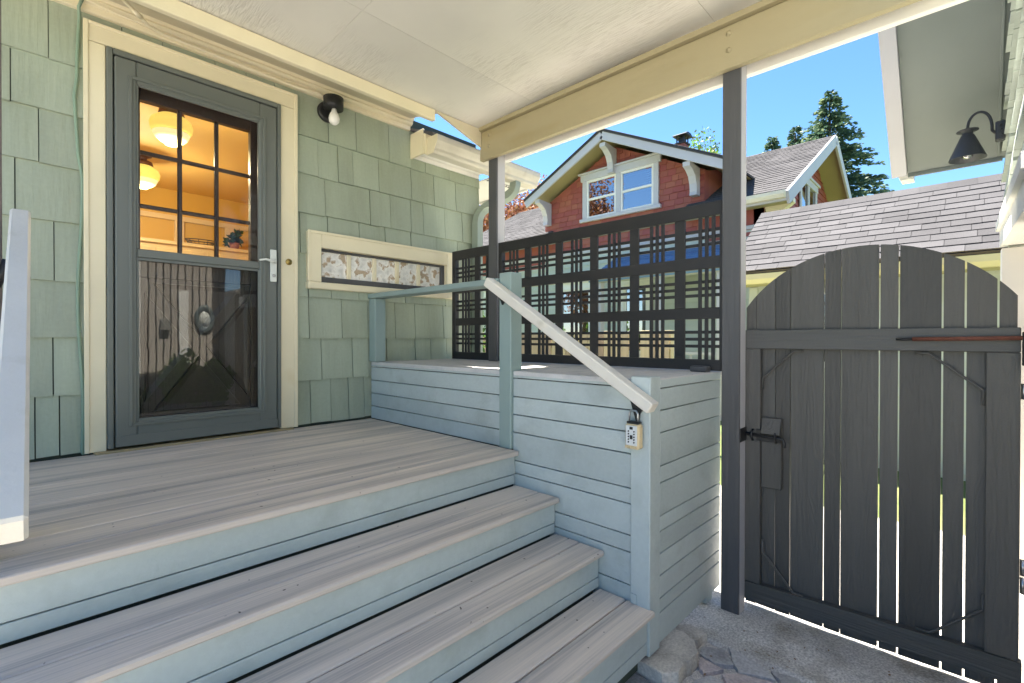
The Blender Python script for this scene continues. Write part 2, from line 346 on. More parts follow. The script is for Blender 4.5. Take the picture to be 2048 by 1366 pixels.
OGLASS = pmat('rippled_glass', (.86, .83, .77), .07, .3, 20, .10, 1.6, 20, col2=(.40, .30, .20), c2scale=20, c2lo=.52, c2hi=.60, spec=1.0)  # opaque; tan blotches paint the refracted room and reflections into the colour
NGLASS = glass('window_glass', .34, (.35, .38, .42), bump=.0015, bscale=1.2)

# ================================================================== SETTING
GZ = -1.42
o = struct(mk('ground', [(-90, -90, GZ-.05), (140, -90, GZ-.05), (140, 120, GZ-.05), (-90, 120, GZ-.05)], [(0, 1, 2, 3)], GRASS))
walk = struct(mk('walkway', [(-14, -9, GZ-.012), (2.9, -9, GZ-.012), (2.9, 3.2, GZ-.012), (-14, 3.2, GZ-.012)], [(0, 1, 2, 3)], GROUT))  # pale surface stretched unseen behind the camera to bounce sunlight into the porch
yard = struct(box('yard_path', 2.9, 4.85, -3, 12, GZ-.1, GZ-.02, PATHM, None, b=.004))
# concrete threshold by the gate, with an uneven surface
def rough_slab(name, x0, x1, y0, y1, z, amp, mat, parent, nx=26, ny=40, edge=0.0):
    rnd = random.Random(3); V, F = [], []
    from mathutils import noise
    for i in range(nx+1):
        for j in range(ny+1):
            x = x0+(x1-x0)*i/nx; y = y0+(y1-y0)*j/ny
            xx = x+(edge*noise.noise((y*3.1, .3, 5)) if i == 0 else 0)
            V.append((xx, y, z+amp*noise.noise((x*7, y*7, 1))+amp*.5*noise.noise((x*23, y*23, 4))-(amp*2.5 if i == 0 else 0)))
    for i in range(nx):
        for j in range(ny): a = i*(ny+1)+j; F.append((a, a+ny+1, a+ny+2, a+1))
    return mk(name, V, F, mat, parent, smooth=True, fix=False)
rough_slab('concrete_threshold', 2.27, 2.74, -.3, 1.1, GZ+.004, .006, CONC, walk, edge=.05)
rough_slab('concrete_kerb', 2.74, 2.92, -.3, 1.1, GZ-.004, .004, PATHM, walk, nx=8)
POLY = {
 'A': ([(1.845, 1.047), (1.977, 1.03), (2.162, 1.022), (2.168, .972), (2.14, .909), (2.074, .864), (2.031, .863), (1.955, .872), (1.893, .869), (1.835, .908)], .058, 0),
 'B': ([(2.182, 1.012), (2.238, 1.04), (2.29, .99), (2.289, .95), (2.274, .905), (2.194, .914), (2.172, .956)], .03, 0),
 'C': ([(2.145, .885), (2.203, .895), (2.256, .809), (2.167, .749), (2.127, .808)], .007, 1),
 'D': ([(2.28, .804), (2.25, .643), (2.195, .582), (2.139, .715), (2.18, .75)], .007, 1),
 'E': ([(2.075, .764), (2.127, .712), (2.183, .569), (2.162, .542), (2.021, .713)], .007, 2),
 'F': ([(1.861, .844), (1.972, .827), (2.035, .787), (2.033, .757), (2.0, .704), (1.85, .76)], .007, 1),
 'G': ([(2.055, .852), (2.13, .872), (2.116, .806), (2.113, .768), (2.026, .816)], .007, 2),
 'H': ([(1.70, 1.057), (1.832, 1.042), (1.822, .914), (1.70, .95)], .007, 3),
 'I': ([(2.245, .618), (2.252, .592), (2.267, .515), (2.215, .503), (2.194, .561)], .007, 1),
 'J': ([(2.01, .69), (2.15, .53), (2.10, .40), (1.93, .52), (1.96, .66)], .007, 1),
 'K': ([(2.21, .49), (2.26, .49), (2.25, .2), (2.12, .25), (2.12, .38)], .007, 2),
 'L': ([(1.83, .74), (1.98, .69), (1.91, .54), (1.70, .60), (1.70, .72)], .007, 3)}
def stone(poly, h, mat):
    rnd = random.Random(int(poly[0][0]*1e4)); P = []
    n = len(poly); c = Vector((sum(p[0] for p in poly)/n, sum(p[1] for p in poly)/n))
    for i in range(n):
        a, b_ = Vector(poly[i]), Vector(poly[(i+1) % n])
        for t in (0, .33, .66): q = a.lerp(b_, t); P.append(q+Vector((rnd.uniform(-.005, .005), rnd.uniform(-.005, .005))))
    m = len(P); V = []; F = []
    rings = [(1.0, -.03), (1.0, h*.55), (.965, h*.92), (.90, h), (.6, h*1.04), (.3, h*1.02)]
    rings = [(1.0, -.03), (1.0, h-.007), (.985, h-.001), (.93, h), (.6, h), (.3, h)] if h > .02 else [(1.0, -.03), (1.0, h*.7), (.985, h), (.9, h), (.6, h*1.04), (.3, h*1.02)]
    for (s, z) in rings:
        for q in P: w = c+(q-c)*s; V.append((w.x, w.y, GZ+z+(rnd.uniform(-.001, .001) if s < 1 else 0)))
    V.append((c.x, c.y, GZ+h*1.03))
    for r in range(len(rings)-1):
        for i in range(m): F.append((r*m+i, r*m+(i+1) % m, (r+1)*m+(i+1) % m, (r+1)*m+i))
    r = len(rings)-1
    for i in range(m): F.append((r*m+i, r*m+(i+1) % m, len(V)-1))
    mk('flagstone', V, F, mat, walk, smooth=False, fix=True)
for k, (pl, h, s) in POLY.items(): stone(pl, h, STONE[s])

# ================================================================== GREEN HOUSE
HY = 3.29
gh = thing('green_house', 'sage green shingled house with cream trimmed door behind the porch', 'house', (.8, 5.2, -1.42))
DX0, DX1, DZ0, DZ1 = .35, 1.224, -.585, 1.52           # door opening
WX0, WX1, WZ0, WZ1 = 1.49, 2.60, .40, .64              # window opening
YB = 3.312
wall = boxes('wall', [(-2.4, DX0, YB, YB+.16, -1.4, 1.78), (DX1, WX0, YB, YB+.16, -1.4, 1.78), (DX0, DX1, YB, YB+.16, DZ1, 1.78), (DX0, DX1, YB, YB+.16, -1.4, DZ0),
    (WX1, 2.97, YB, YB+.16, -1.4, 1.78), (WX0, WX1, YB, YB+.16, -1.4, WZ0), (WX0, WX1, YB, YB+.16, WZ1, 1.78), (2.81, 2.97, YB+.16, 7.5, -1.4, 1.78)], GREENB, gh, b=.0005)
ROWS = [(-.583, -.286), (-.286, 0), (0, .283), (.283, .58), (.58, .857), (.857, 1.12), (1.12, 1.375), (1.375, 1.69)]
JR = [[.083, .171, 1.429, 1.574, 1.71, 1.834, 2.02, 2.2, 2.43, 2.66], [.148, 1.508, 1.741, 1.87, 2.028, 2.292, 2.447, 2.617], [.037, 1.418, 1.656, 1.862, 2.1, 2.287, 2.417, 2.579, 2.78],
      [.153, 1.415, 1.574, 1.785, 2.033, 2.192, 2.351, 2.6, 2.80], [.019, 1.36, 1.556, 1.797, 2.015, 2.249, 2.51, 2.74], [.101, 1.534, 1.883, 1.968, 2.06, 2.249, 2.371, 2.595, 2.79],
      [.006, 1.484, 1.63, 1.744, 1.957, 2.251, 2.478, 2.71], [.136, .42, .60, .86, 1.03, 1.20, 1.556, 1.767, 2.042, 2.244, 2.386, 2.633, 2.815]]
rs = random.Random(5)
def sub_rect(r, holes):
    out = [r]
    for (a, b_, c, d) in holes:
        nxt = []
        for (x0, x1, z0, z1) in out:
            if x1 <= a or x0 >= b_ or z1 <= c or z0 >= d: nxt.append((x0, x1, z0, z1)); continue
            if x0 < a: nxt.append((x0, a, z0, z1))
            if x1 > b_: nxt.append((b_, x1, z0, z1))
            xa, xb = max(x0, a), min(x1, b_)
            if z0 < c: nxt.append((xa, xb, z0, c))
            if z1 > d: nxt.append((xa, xb, d, z1))
        out = nxt
    return [r for r in out if r[1]-r[0] > .01 and r[3]-r[2] > .012]
HOLES = [(.268, 1.327, -.7, 1.616), (1.41, 2.712, .345, .728)]
for ri, (z0, z1) in enumerate(ROWS):
    xs = list(JR[ri]); x = xs[0]
    while x > -1.6: x -= rs.uniform(.16, .33); xs.insert(0, x)
    xs.append(2.975)
    if ri != 7:
        xs = [v for v in xs]
    for a, b_ in zip(xs[:-1], xs[1:]):
        g = rs.uniform(.002, .0045); t = rs.uniform(.023, .031); zj = z0+rs.uniform(-.003, .003); sk = rs.uniform(-.003, .003)
        for (x0, x1, q0, q1) in sub_rect((a+g, b_-g*.4, zj, z1+.004), HOLES):
            f = lambda z: YB-.004-(t-.019*(z-z0)/(z1-z0))
            V = [(x0, f(q0), q0), (x1, f(q0), q0+sk), (x1, f(q1), q1), (x0, f(q1), q1), (x0, YB, q0), (x1, YB, q0), (x1, YB, q1), (x0, YB, q1)]
            mk('shingle', V, [(0, 1, 2, 3), (5, 4, 7, 6), (4, 5, 1, 0), (3, 2, 6, 7), (4, 0, 3, 7), (1, 5, 6, 2)], GREEN, wall)
for z0, z1 in ((-.58, -.286), (-.286, 0), (0, .283), (.283, .58), (.58, .857), (.857, 1.12), (1.12, 1.375), (1.375, 1.5)):
    mk('shingle', [(2.972, 3.285, z0), (2.99, 3.285, z0), (2.982, 3.285, z1), (2.972, 3.285, z1), (2.972, 3.6, z0), (2.99, 3.6, z0), (2.982, 3.6, z1), (2.972, 3.6, z1)],
       [(0, 1, 2, 3), (5, 4, 7, 6), (4, 5, 1, 0), (3, 2, 6, 7), (4, 0, 3, 7), (1, 5, 6, 2)], GREEN, wall)
# door casing
box('casing_board', .266, DX0, 3.262, YB, -.59, 1.518, CREAM, gh, .003)
box('casing_board', DX1, 1.328, 3.262, YB, -.59, 1.518, CREAM, gh, .003)
box('casing_board', .266, 1.328, 3.262, YB, 1.5205, 1.617, CREAM, gh, .003)
for (a, b_, c, d) in ((.262, .282, -.59, 1.62), (1.312, 1.332, -.59, 1.62)): box('casing_bead', a, b_, 3.255, 3.263, c, d, CREAM, gh, .003)
box('casing_bead', .2825, 1.3115, 3.255, 3.263, 1.603, 1.62, CREAM, gh, .003)
box('door_sill', .30, 1.30, 3.235, 3.40, -.612, -.588, pmat('worn_sill', (.30, .24, .13), .7, .2, 6), gh, .003)
# storm door
sd = boxes('storm_door', [(DX0+.002, .378, 3.245, 3.30, -.58, 1.515), (1.200, DX1-.002, 3.245, 3.30, -.58, 1.515), (.378, 1.200, 3.245, 3.30, 1.486, 1.515)], STORM, gh, .004)
box('stile', .384, .476, 3.242, 3.278, -.572, 1.478, STORM, sd, .006)
box('stile', 1.090, 1.195, 3.242, 3.278, -.572, 1.478, STORM, sd, .006)
box('top_rail', .476, 1.090, 3.243, 3.277, 1.358, 1.478, STORM, sd, .004)
box('bottom_rail', .476, 1.090, 3.243, 3.277, -.572, -.438, STORM, sd, .004)
box('kick_strip', .384, 1.195, 3.236, 3.2415, -.572, -.515, STORM, sd, .002)
box('middle_rail', .476, 1.090, 3.246, 3.274, .436, .482, STORM, sd, .004)
for (a, b_, c, d) in ((.440, .456, -.470, 1.394), (1.110, 1.126, -.470, 1.394), (.456, 1.110, 1.378, 1.394), (.456, 1.110, -.470, -.454)):
    box('glazing_bead', a, b_, 3.233, 3.2425, c, d, STORM, sd, .003)
for (a, b_, c, d) in ((.470, .484, .484, 1.366), (1.082, 1.096, .484, 1.366), (.484, 1.082, 1.352, 1.366), (.470, .484, -.446, .434), (1.082, 1.096, -.446, .434), (.484, 1.082, -.446, -.432), (.484, 1.082, .420, .434)):
    box('glazing_bead', a, b_, 3.248, 3.256, c, d, STORM, sd, .002)
box('upper_pane', .472, 1.094, 3.258, 3.262, .478, 1.362, UGLASS, sd, .0005)
box('lower_pane', .472, 1.094, 3.266, 3.270, -.442, .44, SGLASS, sd, .0005)
hp = lathe('handle_plate', [(.0, 0), (.018, 0), (.018, .006), (.014, .009), (0, .009)], (0, 0, 0), PEWT)
bpy.data.objects.remove(hp)
box('lock_plate', 1.150, 1.188, 3.228, 3.242, .362, .566, PEWT, sd, .012)
tube('lever_handle', [(1.169, 3.23, .487), (1.169, 3.205, .487), (1.150, 3.197, .488), (1.11, 3.196, .494), (1.075, 3.199, .486)], .008, PEWT, sd, rs=[.010, .010, .009, .007, .006])
lathe('key_cylinder', [(0, 0), (.010, 0), (.010, .005), (.004, .006), (0, .006)], (1.169, 3.2275, .40), STEEL, sd, axis=(0, -1, 0))
lathe('doorbell', [(0, 0), (.021, 0), (.021, .004), (.016, .008), (.010, .008), (.010, .012), (0, .013)], (1.275, 3.2615, .503), BRASS, gh, axis=(0, -1, 0))
boxes('door_jamb', [(.352, .402, 3.301, 3.474, -.585, 1.515), (1.188, 1.222, 3.301, 3.474, -.585, 1.515), (.402, 1.188, 3.301, 3.474, 1.487, 1.515)], STORM, gh, .002)
# inner door
idr = boxes('inner_door', [(.4025, .505, 3.345, 3.39, -.58, 1.486), (1.07, 1.1875, 3.345, 3.39, -.58, 1.486), (.505, 1.07, 3.345, 3.39, 1.325, 1.486), (.505, 1.07, 3.345, 3.39, .34, .435), (.505, 1.07, 3.345, 3.39, -.58, -.44),
    (.505, 1.07, 3.362, 3.385, -.44, .34)], BROWN, gh, .003)
for x in (.692, .881): box('glazing_bar', x-.011, x+.011, 3.349, 3.372, .435, 1.325, BROWN, idr, .003)
for z in (1.036, .738): box('glazing_bar', .505, 1.07, 3.351, 3.370, z-.011, z+.011, BROWN, idr, .003)
for i in range(3):
    xa = (.505, .703, .892)[i]; xb = (.681, .870, 1.07)[i]
    for j in range(3):
        za = (.435, .749, 1.047)[j]; zb = (.727, 1.025, 1.325)[j]
        box('pane', xa, xb, 3.358, 3.361, za, zb, UGLASS, idr, .0003)
cx, cz = .787, -.05
def tri_panel(p):
    c = Vector((sum(a for a, b_ in p)/3, sum(b_ for a, b_ in p)/3)); q = [c+(Vector(a)-c)*.80 for a in p]; r = [c+(Vector(a)-c)*.58 for a in p]
    V = [(a.x, 3.362, a.y) for a in q]+[(a.x, 3.345, a.y) for a in [c+(v-c)*.97 for v in q]]+[(a.x, 3.352, a.y) for a in r]
    F = [(0, 1, 4, 3), (1, 2, 5, 4), (2, 0, 3, 5), (3, 4, 7, 6), (4, 5, 8, 7), (5, 3, 6, 8), (6, 7, 8)]
    mk('raised_panel', V, F, BROWN, idr, fix=True)
cs = [(.505, -.44), (1.07, -.44), (1.07, .34), (.505, .34)]
for i in range(4): tri_panel([cs[i], cs[(i+1) % 4], (cx, cz)])
lathe('door_knob', [(0, 0), (.022, 0), (.022, .006), (.008, .010), (.010, .03), (.024, .04), (.026, .052), (.018, .064), (0, .068)], (1.135, 3.345, .245), BRASS, idr, axis=(0, -1, 0))
# small window with five rippled panes
wf = boxes('window', [(1.404, 1.497, 3.262, YB, .390, .735), (2.597, 2.72, 3.262, YB, .390, .735), (1.497, 2.597, 3.262, YB, .628, .735)], CREAM, gh, .003)
box('window_sill', 1.398, 2.726, 3.243, YB, .340, .388, CREAM, wf, .006)
for (a, b_, c, d) in ((1.400, 1.416, .392, .739), (2.708, 2.724, .392, .739)): box('trim_bead', a, b_, 3.254, 3.2615, c, d, CREAM, wf, .003)
box('trim_bead', 1.4165, 2.7075, 3.254, 3.2615, .721, .739, CREAM, wf, .003)
boxes('sash_frame', [(1.497, 2.597, 3.30, 3.33, .612, .628), (1.497, 2.597, 3.30, 3.33, .390, .432), (1.497, 1.515, 3.30, 3.33, .432, .612), (2.565, 2.597, 3.30, 3.33, .432, .612)], CHAR, wf, .002).name = 'sash_frame'
WM = [1.515, 1.727, 1.935, 2.135, 2.34, 2.565]
for i in range(5):
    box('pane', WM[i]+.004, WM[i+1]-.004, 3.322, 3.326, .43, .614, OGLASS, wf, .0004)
    if i: box('mullion', WM[i]-.016, WM[i]+.016, 3.309, 3.328, .432, .612, CREAM, wf, .004)
box('sash_backing', 1.5, 2.6, 3.42, 3.44, .40, .64, CABI, wf)
# eaves of the green house
box('frieze', -2.2, 2.234, 3.272, YB, 1.668, 1.735, CREAM, gh, .004)
prism('crown_moulding', [(3.272, 1.700), (3.250, 1.705), (3.240, 1.718), (3.244, 1.730), (3.222, 1.742), (3.215, 1.757), (3.272, 1.757)], 'X', -2.2, 2.234, CREAM, gh)
mk('soffit', [(-2.2, 3.31, 1.758), (2.20, 3.31, 1.758), (2.20, 2.80, 1.648), (-2.2, 2.80, 1.648), (-2.2, 3.31, 1.80), (2.20, 3.31, 1.80), (2.20, 2.80, 1.70), (-2.2, 2.80, 1.70)],
   [(0, 1, 2, 3), (7, 6, 5, 4), (0, 4, 5, 1), (1, 5, 6, 2), (2, 6, 7, 3), (3, 7, 4, 0)], SOFF, gh, fix=True)
GP = [(y+.11, z+.06) for y, z in [(2.975, 1.368), (2.895, 1.368), (2.880, 1.385), (2.878, 1.405), (2.862, 1.425), (2.846, 1.455), (2.843, 1.485), (2.846, 1.500), (2.852, 1.500), (2.852, 1.46), (2.87, 1.43), (2.888, 1.395), (2.965, 1.380), (2.965, 1.50), (2.975, 1.50)]]
GUTW = pmat('weathered_gutter', (.62, .58, .49), .5, .12, 5, .02, .1, 40, col2=(.48, .43, .34), c2scale=7, c2lo=.55, c2hi=.75)
gut = prism('gutter', GP, 'X', 2.26, 3.46, GUTW, gh)
GE = [(3.085, 1.43), (3.005, 1.43), (2.988, 1.465), (2.956, 1.515), (2.955, 1.56), (3.085, 1.56)]
prism('gutter_end', GE, 'X', 2.2545, 2.2595, CREAM, gut)
prism('gutter_end', GE, 'X', 3.4605, 3.466, WHITE, gut)
box('fascia', 2.24, 3.46, 3.086, 3.108, 1.44, 1.60, CREAM, gh, .003)
box('eave_box_end', 2.236, 2.252, 3.109, 3.284, 1.445, 1.64, CREAM, gh, .003)
box('eave_soffit', 2.2525, 2.972, 3.109, 3.283, 1.492, 1.504, WHITE, gh, .002)
box('eave_frieze', 2.2525, 2.972, 3.268, 3.283, 1.455, 1.491, WHITE, gh, .003)
box('eave_soffit', 2.995, 3.44, 3.109, 7.0, 1.440, 1.452, WHITE, gh, .002)
box('eave_return_trim', 3.441, 3.462, 3.109, 7.0, 1.42, 1.60, WHITE, gh, .003)
for i in range(13):
    for j in range(2): box('vent_slot', 3.01+i*.03, 3.026+i*.03, 3.16+j*.035, 3.178+j*.035, 1.4365, 1.4395, ROOFD, gh, .0003)
slab('roof', [(2.24, 2.99, 1.578), (3.47, 2.99, 1.578), (3.47, 7.6, 3.42), (2.24, 7.6, 3.42)], .022, ROOF, gh)
slab('roof', [(-2.4, 3.32, 1.86), (2.235, 3.32, 1.86), (2.235, 7.6, 3.52), (-2.4, 7.6, 3.52)], .022, ROOF, gh)
# downspout: elbows from the gutter to the corner and down
def rect_sweep(name, pts, w, h, mat, parent, side=(1, 0, 0)):
    P = [Vector(p) for p in pts]; V, F = [], []
    for i, p in enumerate(P):
        d = (P[min(i+1, len(P)-1)]-P[max(i-1, 0)]).normalized(); s = Vector(side); s = (s-d*s.dot(d)).normalized(); u = d.cross(s)
        pul = 1+.03*(i % 2)
        for (a, b_) in ((-1, -1), (1, -1), (1, 1), (-1, 1)): V.append(p+s*a*w/2*pul+u*b_*h/2*pul)
    for i in range(len(P)-1):
        for k in range(4): F.append((i*4+k, i*4+(k+1) % 4, i*4+4+(k+1) % 4, i*4+4+k))
    F += [(3, 2, 1, 0), tuple(len(V)-4+k for k in range(4))]
    return mk(name, V, F, mat, parent, fix=True)
def bez(p, n=12):
    out = []
    for i in range(n+1):
        t = i/n; out.append(p[0]*(1-t)**3+p[1]*3*t*(1-t)**2+p[2]*3*t*t*(1-t)+p[3]*t**3)
    return out
ds = bez([Vector((3.20, 3.03, 1.43)), Vector((3.20, 3.03, 1.33)), Vector((3.17, 3.07, 1.31)), Vector((3.12, 3.12, 1.27))], 9)+bez([Vector((3.12, 3.12, 1.27)), Vector((3.03, 3.21, 1.20)), Vector((2.93, 3.238, 1.18)), Vector((2.925, 3.24, 1.03))], 10)[1:]
ds += [Vector((2.925, 3.24, .6)), Vector((2.925, 3.24, -.2)), Vector((2.925, 3.24, -1.40))]
rect_sweep('downspout', ds, .062, .075, ALU, gh)
# room seen through the door: walls, ceiling and floor
room = mk('room', [(-.6, 3.475, -.60), (2.78, 3.475, -.60), (2.78, 7.2, -.60), (-.6, 7.2, -.60), (-.6, 3.475, 1.84), (2.78, 3.475, 1.84), (2.78, 7.2, 1.84), (-.6, 7.2, 1.84)],
    [(3, 2, 6, 7), (0, 3, 7, 4), (2, 1, 5, 6), (4, 7, 6, 5), (0, 1, 2, 3)], [WALLI, CEILI], gh, mi=[0, 0, 0, 1, 1])
cab = boxes('plate_shelf_cabinet', [(-.5, 2.75, 6.82, 7.19, -.6, 1.10), (-.5, 2.75, 6.78, 7.19, 1.10, 1.14)], CABI, None, .003); tag(cab, 'ivory cabinet with plate shelf inside the lit room', 'cabinet')
for i in range(6): box('door_panel', -.42+i*.53, .06+i*.53, 6.80, 6.819, -.1, 1.05, CABI, cab, .006)
wfm = boxes('wall_panel_frame', [(.9, 2.7, 7.15, 7.19, 1.46, 1.52), (.9, .98, 7.15, 7.19, 1.145, 1.46), (1.42, 1.52, 7.15, 7.19, 1.145, 1.46), (1.98, 2.08, 7.15, 7.19, 1.145, 1.46), (2.5, 2.6, 7.15, 7.19, 1.145, 1.46)], CABI, None, .004)
tag(wfm, 'ivory panel frame on the gold wall above the plate shelf', 'wall panel')
bk = thing('wire_basket', 'dark wire basket on the plate shelf seen through the door', 'basket', (1.65, 6.9, 1.14))
for z, s in ((1.145, .13), (1.18, .15), (1.21, .17)): tube('hoop', [(1.65+s*math.cos(t*math.pi/8), 6.92+.09*math.sin(t*math.pi/8), z) for t in range(17)], .006, BLACK, bk, n=6)
for t in range(10): tube('rib', [(1.65+.13*math.cos(t*.628), 6.92+.085*math.sin(t*.628), 1.141), (1.65+.17*math.cos(t*.628), 6.92+.09*math.sin(t*.628), 1.21)], .004, BLACK, bk, n=5)
# ================================================================== foliage builders
def leaf_mesh(name, leaves, mat, parent):
    V, F = [], []
    for (p, d, n_, l, w) in leaves:
        s = d.cross(n_)
        if s.length < 1e-4: s = d.orthogonal()
        s.normalize(); b_ = len(V)
        V += [p-d*l*.5, p+s*w*.5+d*l*.05, p+d*l*.5, p-s*w*.5+d*l*.05]; F.append((b_, b_+1, b_+2, b_+3))
    return mk(name, V, F, mat, parent)
def rdir(r):
    z = r.uniform(-1, 1); t = r.uniform(0, 6.283); q = math.sqrt(1-z*z); return Vector((q*math.cos(t), q*math.sin(t), z))
def bush(parent, c, rad, n, size, mats, seed, clumps=14, name='crown', spread=.75):
    r = random.Random(seed); c = Vector(c); rad = Vector(rad); cl = []
    for i in range(clumps):
        d = rdir(r); cl.append((c+Vector((d.x*rad.x, d.y*rad.y, d.z*rad.z))*r.uniform(.3, spread), r.uniform(.28, .5)))
    per = [[] for _ in mats]
    for i in range(n):
        p0, s = r.choice(cl); d = rdir(r); q = p0+Vector((d.x*rad.x, d.y*rad.y, d.z*rad.z))*s*r.uniform(.6, 1)
        per[r.randrange(len(mats))].append((q, rdir(r), rdir(r), size*r.uniform(.7, 1.3), size*r.uniform(.4, .7)))
    for k, L_ in enumerate(per): leaf_mesh(name if k == 0 else 'leaf_cluster', L_, mats[k], parent)
# plant on the plate shelf
pp = thing('shelf_plant', 'trailing dark green houseplant on the plate shelf indoors', 'plant', (2.02, 6.9, 1.14))
lathe('pot', [(0, 0), (.045, 0), (.06, .09), (.05, .09), (0, .08)], (2.02, 6.92, 1.141), TERRA, pp)
bush(pp, (2.02, 6.92, 1.30), (.17, .12, .12), 160, .07, [LEAFD], 4, 6, 'foliage')
# pendants
def pendant(x, y, zt, label):
    t = thing('schoolhouse_pendant', label, 'pendant lamp', (x, y, 1.84), 'schoolhouse pendants in the room')
    lathe('ceiling_cup', [(0, 1.838), (.075, 1.838), (.07, 1.815), (.035, 1.80), (.03, zt+.19), (.075, zt+.17), (.085, zt+.13), (.06, zt+.13), (0, zt+.13)], (x, y, 0), pmat('pendant_bronze', (.16, .07, .03), .4, metal=.6), t)
    G = emit('pendant_glass_glow', (1, .82, .19), .12); G2 = emit('pendant_lower_glow', (1, .93, .5), .14)
    lathe('shade', [(.065, .135), (.09, .12), (.128, .09), (.139, .055), (.134, .02), (.120, -.005)], (x, y, zt), G, t)
    lathe('shade_bowl', [(.120, -.0055), (.102, -.045), (.07, -.07), (.045, -.082), (.040, -.092), (0, -.097)], (x, y, zt), G2, t)
    l = bpy.data.lights.new('pendant_bulb', 'POINT'); l.energy = 5.5; l.color = (1, .83, .50); l.shadow_soft_size = .05
    lo = bpy.data.objects.new('bulb_light', l); COL.objects.link(lo); lo.parent = t; lo.location = (0, 0, zt-.16-1.84); WL[lo.name] = Vector((x, y, zt-.16))
    return t
pendant(.855, 4.4, 1.555, 'larger looking glowing schoolhouse pendant nearest the door glass')
pendant(.93, 6.0, 1.59, 'glowing schoolhouse pendant deeper in the room, partly cut off by the door stile')

# ================================================================== PORCH FLOOR AND STEPS
pd = thing('porch_deck', 'grey composite porch floor in front of the door', 'deck', (.9, 2.5, -.60))
ny = 11; y0, y1 = 1.752, 3.281; wdt = (y1-y0)/ny
fdk = lambda n: 1 if n.y < -.6 else 0
for i in range(ny):
    ya, yb = y0+i*wdt+.0013, y0+(i+1)*wdt-.0013
    box('deck_board', -1.6, 1.883, ya, yb, -.625, -.600+random.uniform(-.0006, .0006), [DECK, DEDGE] if i == 0 else DECK, pd, .004 if i == 0 else .0022, face=fdk if i == 0 else None)
box('riser', -1.55, 1.884, 1.784, 1.806, -.728, -.627, BLUE, pd, .002)
box('riser', -1.55, 1.884, 1.784, 1.806, -.782, -.732, BLUE, pd, .002)
box('joist_panel', -1.5, 1.90, 1.83, 1.86, -1.40, -.64, GREENB, pd)
st = thing('porch_steps', 'grey composite steps with blue-grey risers going up to the door', 'steps', (.9, 1.3, -1.42))
FR = [1.476, 1.217, .965]; TZ = [-.787, -.970, -1.150]
for k in range(3):
    f, z = FR[k], TZ[k]; back = (1.782 if k == 0 else FR[k-1]+.030)
    mid = f+.1395
    box('tread_board', -.13, 1.883, f, mid-.003, z-.025, z, [DECK, DEDGE], st, .006, face=fdk)
    box('tread_board', -.13, 1.883, mid+.003, back-.005, z-.025, z, DECK, st, .004)
    zb = TZ[k+1] if k < 2 else -1.345
    h = z-.026-zb
    box('riser', -.12, 1.884, f+.032, f+.052, z-.027-h*.66, z-.027, BLUE, st, .002)
    box('riser', -.12, 1.884, f+.032, f+.052, zb+.003, z-.031-h*.66, BLUE, st, .002)
    box('carriage', -.10, 1.88, f+.06, f+.08, zb-.2 if k < 2 else -1.41, z-.03, GREENB, st)
    prism('stringer', [(f+.055, -1.41), (f+.055, z-.03), (f+.32, z-.03), (f+.32, -1.41)], 'X', -.11, -.09, BLUE, st)

# ================================================================== SIDE PLATFORM WITH CLADDING
pf = thing('side_platform', 'blue-grey board clad side platform with pale top beside the steps', 'platform', (2.25, 2.1, -1.42))
PX = 1.890; PT = -.178
gaps = [-.213, -.313, -.410, -.506, -.658, -.727, -.866, -.941, -1.086, -1.18, -1.345]
def clad_x(ya, yb, zs, zb):
    za = PT
    for g in zs:
        if g < zb-.001: g = zb
        box('cladding_board', PX, PX+.02, ya, yb, g+.0025, za-.0025 if za != PT else za, BLUE, pf, .002); za = g
        if g <= zb: break
clad_x(1.897, 3.284, gaps[:4]+[-.60], -.60)
clad_x(1.081, 1.803, gaps, -1.345)
gy = [-.217, -.313, -.411, -.557, -.631, -.776, -.844, -.940, -1.037, -1.137, -1.20, -1.335]
za = PT
for g in gy:
    box('cladding_board', 1.968, 2.66, .988, 1.008, g+.0025, za-.0025 if za != PT else za, BLUE, pf, .002); za = g
boxes('inner_frame', [(1.925, 1.945, 1.02, 3.28, -1.33, -.215), (1.97, 2.63, 1.02, 1.04, -1.30, -.215)], GREENB, pf)
nb = 6
for i in range(nb):
    xa = 1.8895+i*(2.70-1.8895)/nb
    V = None
    if i == 0:
        for (ya, yb) in ((1.082, 1.802), (1.898, 3.283)): box('top_board', xa, xa+.132, ya, yb, PT-.002-.02, PT+.003, BENCHT, pf, .003)
        box('top_board', 1.968, xa+.132, 1.803, 1.897, PT-.022, PT+.003, BENCHT, pf, .003)
        box('top_board', 1.968, xa+.132, .9885, 1.0815, PT-.022, PT+.003, BENCHT, pf, .003)
    else: box('top_board', xa+.002, xa+.132, .9885, 3.283, PT-.022, PT+.003, BENCHT, pf, .003)
box('corner_post', 1.872, 1.966, .986, 1.079, -1.352, -.163, BLUE, pf, .004)
box('newel_post', 1.872, 1.962, 1.805, 1.895, -.598, .362, TEAL, pf, .004)
box('newel_post', 1.872, 1.962, 3.200, 3.2845, PT+.004, .297, TEAL, pf, .004)
box('patch_plate', 1.867, 1.8715, 1.045, 1.074, -1.148, -1.105, BLUE, pf, .001)
box('support_block', 2.56, 2.64, 1.02, 1.10, -1.41, -1.335, BLUE, pf, .003)
box('end_block', 2.52, 2.583, 1.01, 1.10, PT+.004, PT+.035, CHAR, pf, .006)
hr = thing('horizontal_rail', 'flat teal rail from the wall post to the newel post', 'rail', (1.92, 2.6, .30))
box('rail', 1.858, 1.975, 1.897, 3.283, .299, .334, TEAL, hr, .004)
